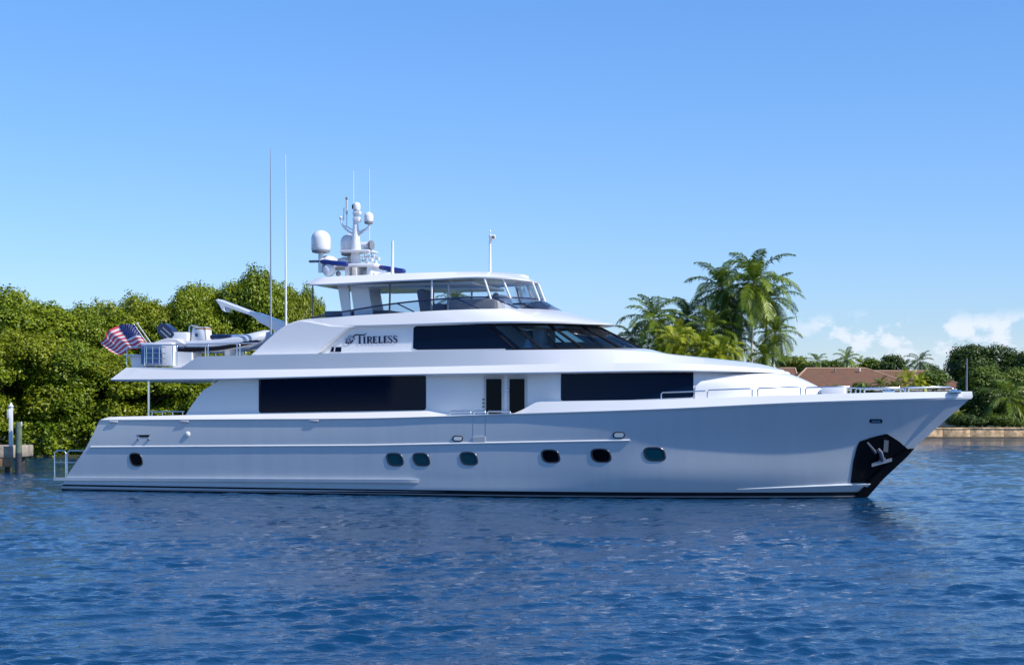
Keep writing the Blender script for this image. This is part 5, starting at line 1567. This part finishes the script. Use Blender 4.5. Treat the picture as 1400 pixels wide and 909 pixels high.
for x in (1128, 1150, 1176, 1304):
    q = atp(x, 540, 206.68 if x < 1262 else 209.68); f_ = MB(ho).box(q + Vector((0, -.02, 0)), (1.5, .1, 1.3), bev=.02).build('window', M['stucco'], house_o)
    MB(ho).box(q + Vector((0, -.06, 0)), (1.2, .06, 1.05)).build('pane', M['dark_glass'], f_)
MB(ho).tube([atp(1141.5, 507.5, 211), atp(1141.5, 504, 211)], .12, 8).build('roof_vent', M['grey'], house_o, 50)
MB(ho).tube([atp(1175, 507.5, 211), atp(1175, 503.4, 211)], .16, 8).build('roof_vent', M['stucco'], house_o, 50)

# ------------------------------------------------------------------ dock and pilings at the left
D0 = 92.0
dk_ = bpy.data.objects.new('dock', None); COL.objects.link(dk_); do = at(-20, D0, 0); dk_.location = do
tag(dk_, 'corner of a concrete dock on dark piles at the left edge', 'dock')
zt0 = EYE + (HZ - 610) * D0 / F; zt1 = EYE + (HZ - 626) * D0 / F
xr = at(17.5, D0, 0).x
MB(do).box((xr - 4, D0 + 2, (zt0 + zt1) / 2), (8, 4, zt0 - zt1), bev=.06).build('slab', M['dock'], dk_)
for x, y in ((xr - .35, D0 + .35), (xr - 1.1, D0 + .3), (xr - 2.6, D0 + .4), (xr - .4, D0 + 3)):
    MB(do).tube([(x, y, -1.2), (x, y, zt1)], .19, 10).build('pile', M['wood'], dk_, 50)
MB(do).box((xr - 1.2, D0 + .1, .55), (2.3, .12, .5), bev=.03).build('crossbeam', M['teak'], dk_)
po = at(15, D0 + .1, zt0)
pst = bpy.data.objects.new('dock_post', None); COL.objects.link(pst); pst.location = po
tag(pst, 'slim white post with pointed cap standing on the dock edge', 'post')
zt2 = EYE + (HZ - 556) * D0 / F
MB(po).box((po.x, po.y, (zt0 + zt2) / 2), (.19, .19, zt2 - zt0), bev=.01).build('shaft', M['white'], pst)
MB(po).lathe((po.x, po.y, zt2), [(.15, 0), (.15, .05), (.11, .07), (.02, .24)], 12).build('cap', M['white'], pst, 30)
MB(po).box((po.x - .1, po.y - .1, zt2 - .4), (.16, .14, .5), bev=.03).build('light_box', M['soffit'], pst)
pg = at(25.5, D0 - .3, 0)
pl_ = bpy.data.objects.new('mooring_piling', None); COL.objects.link(pl_); pl_.location = pg
tag(pl_, 'round greenish wooden piling in the water right of the dock', 'piling')
ztp = EYE + (HZ - 577) * D0 / F; zwet = EYE + (HZ - 619) * D0 / F
MB(pg).tube([(pg.x, pg.y, zwet), (pg.x + .01, pg.y, ztp - .08), (pg.x + .01, pg.y, ztp)], [.17, .165, .11], 14).build('upper_shaft', M['pile_green'], pl_, 50)
MB(pg).tube([(pg.x - .01, pg.y, -1.2), (pg.x, pg.y, zwet - .002)], .178, 14).build('wet_shaft', M['pile_wet'], pl_, 50)
MB(pg).lathe((pg.x + .16, pg.y - .05, ztp - .25), [(.03, 0), (.05, .02), (.05, .25), (.03, .28)], 8).build('cleat', M['soffit'], pl_, 50)
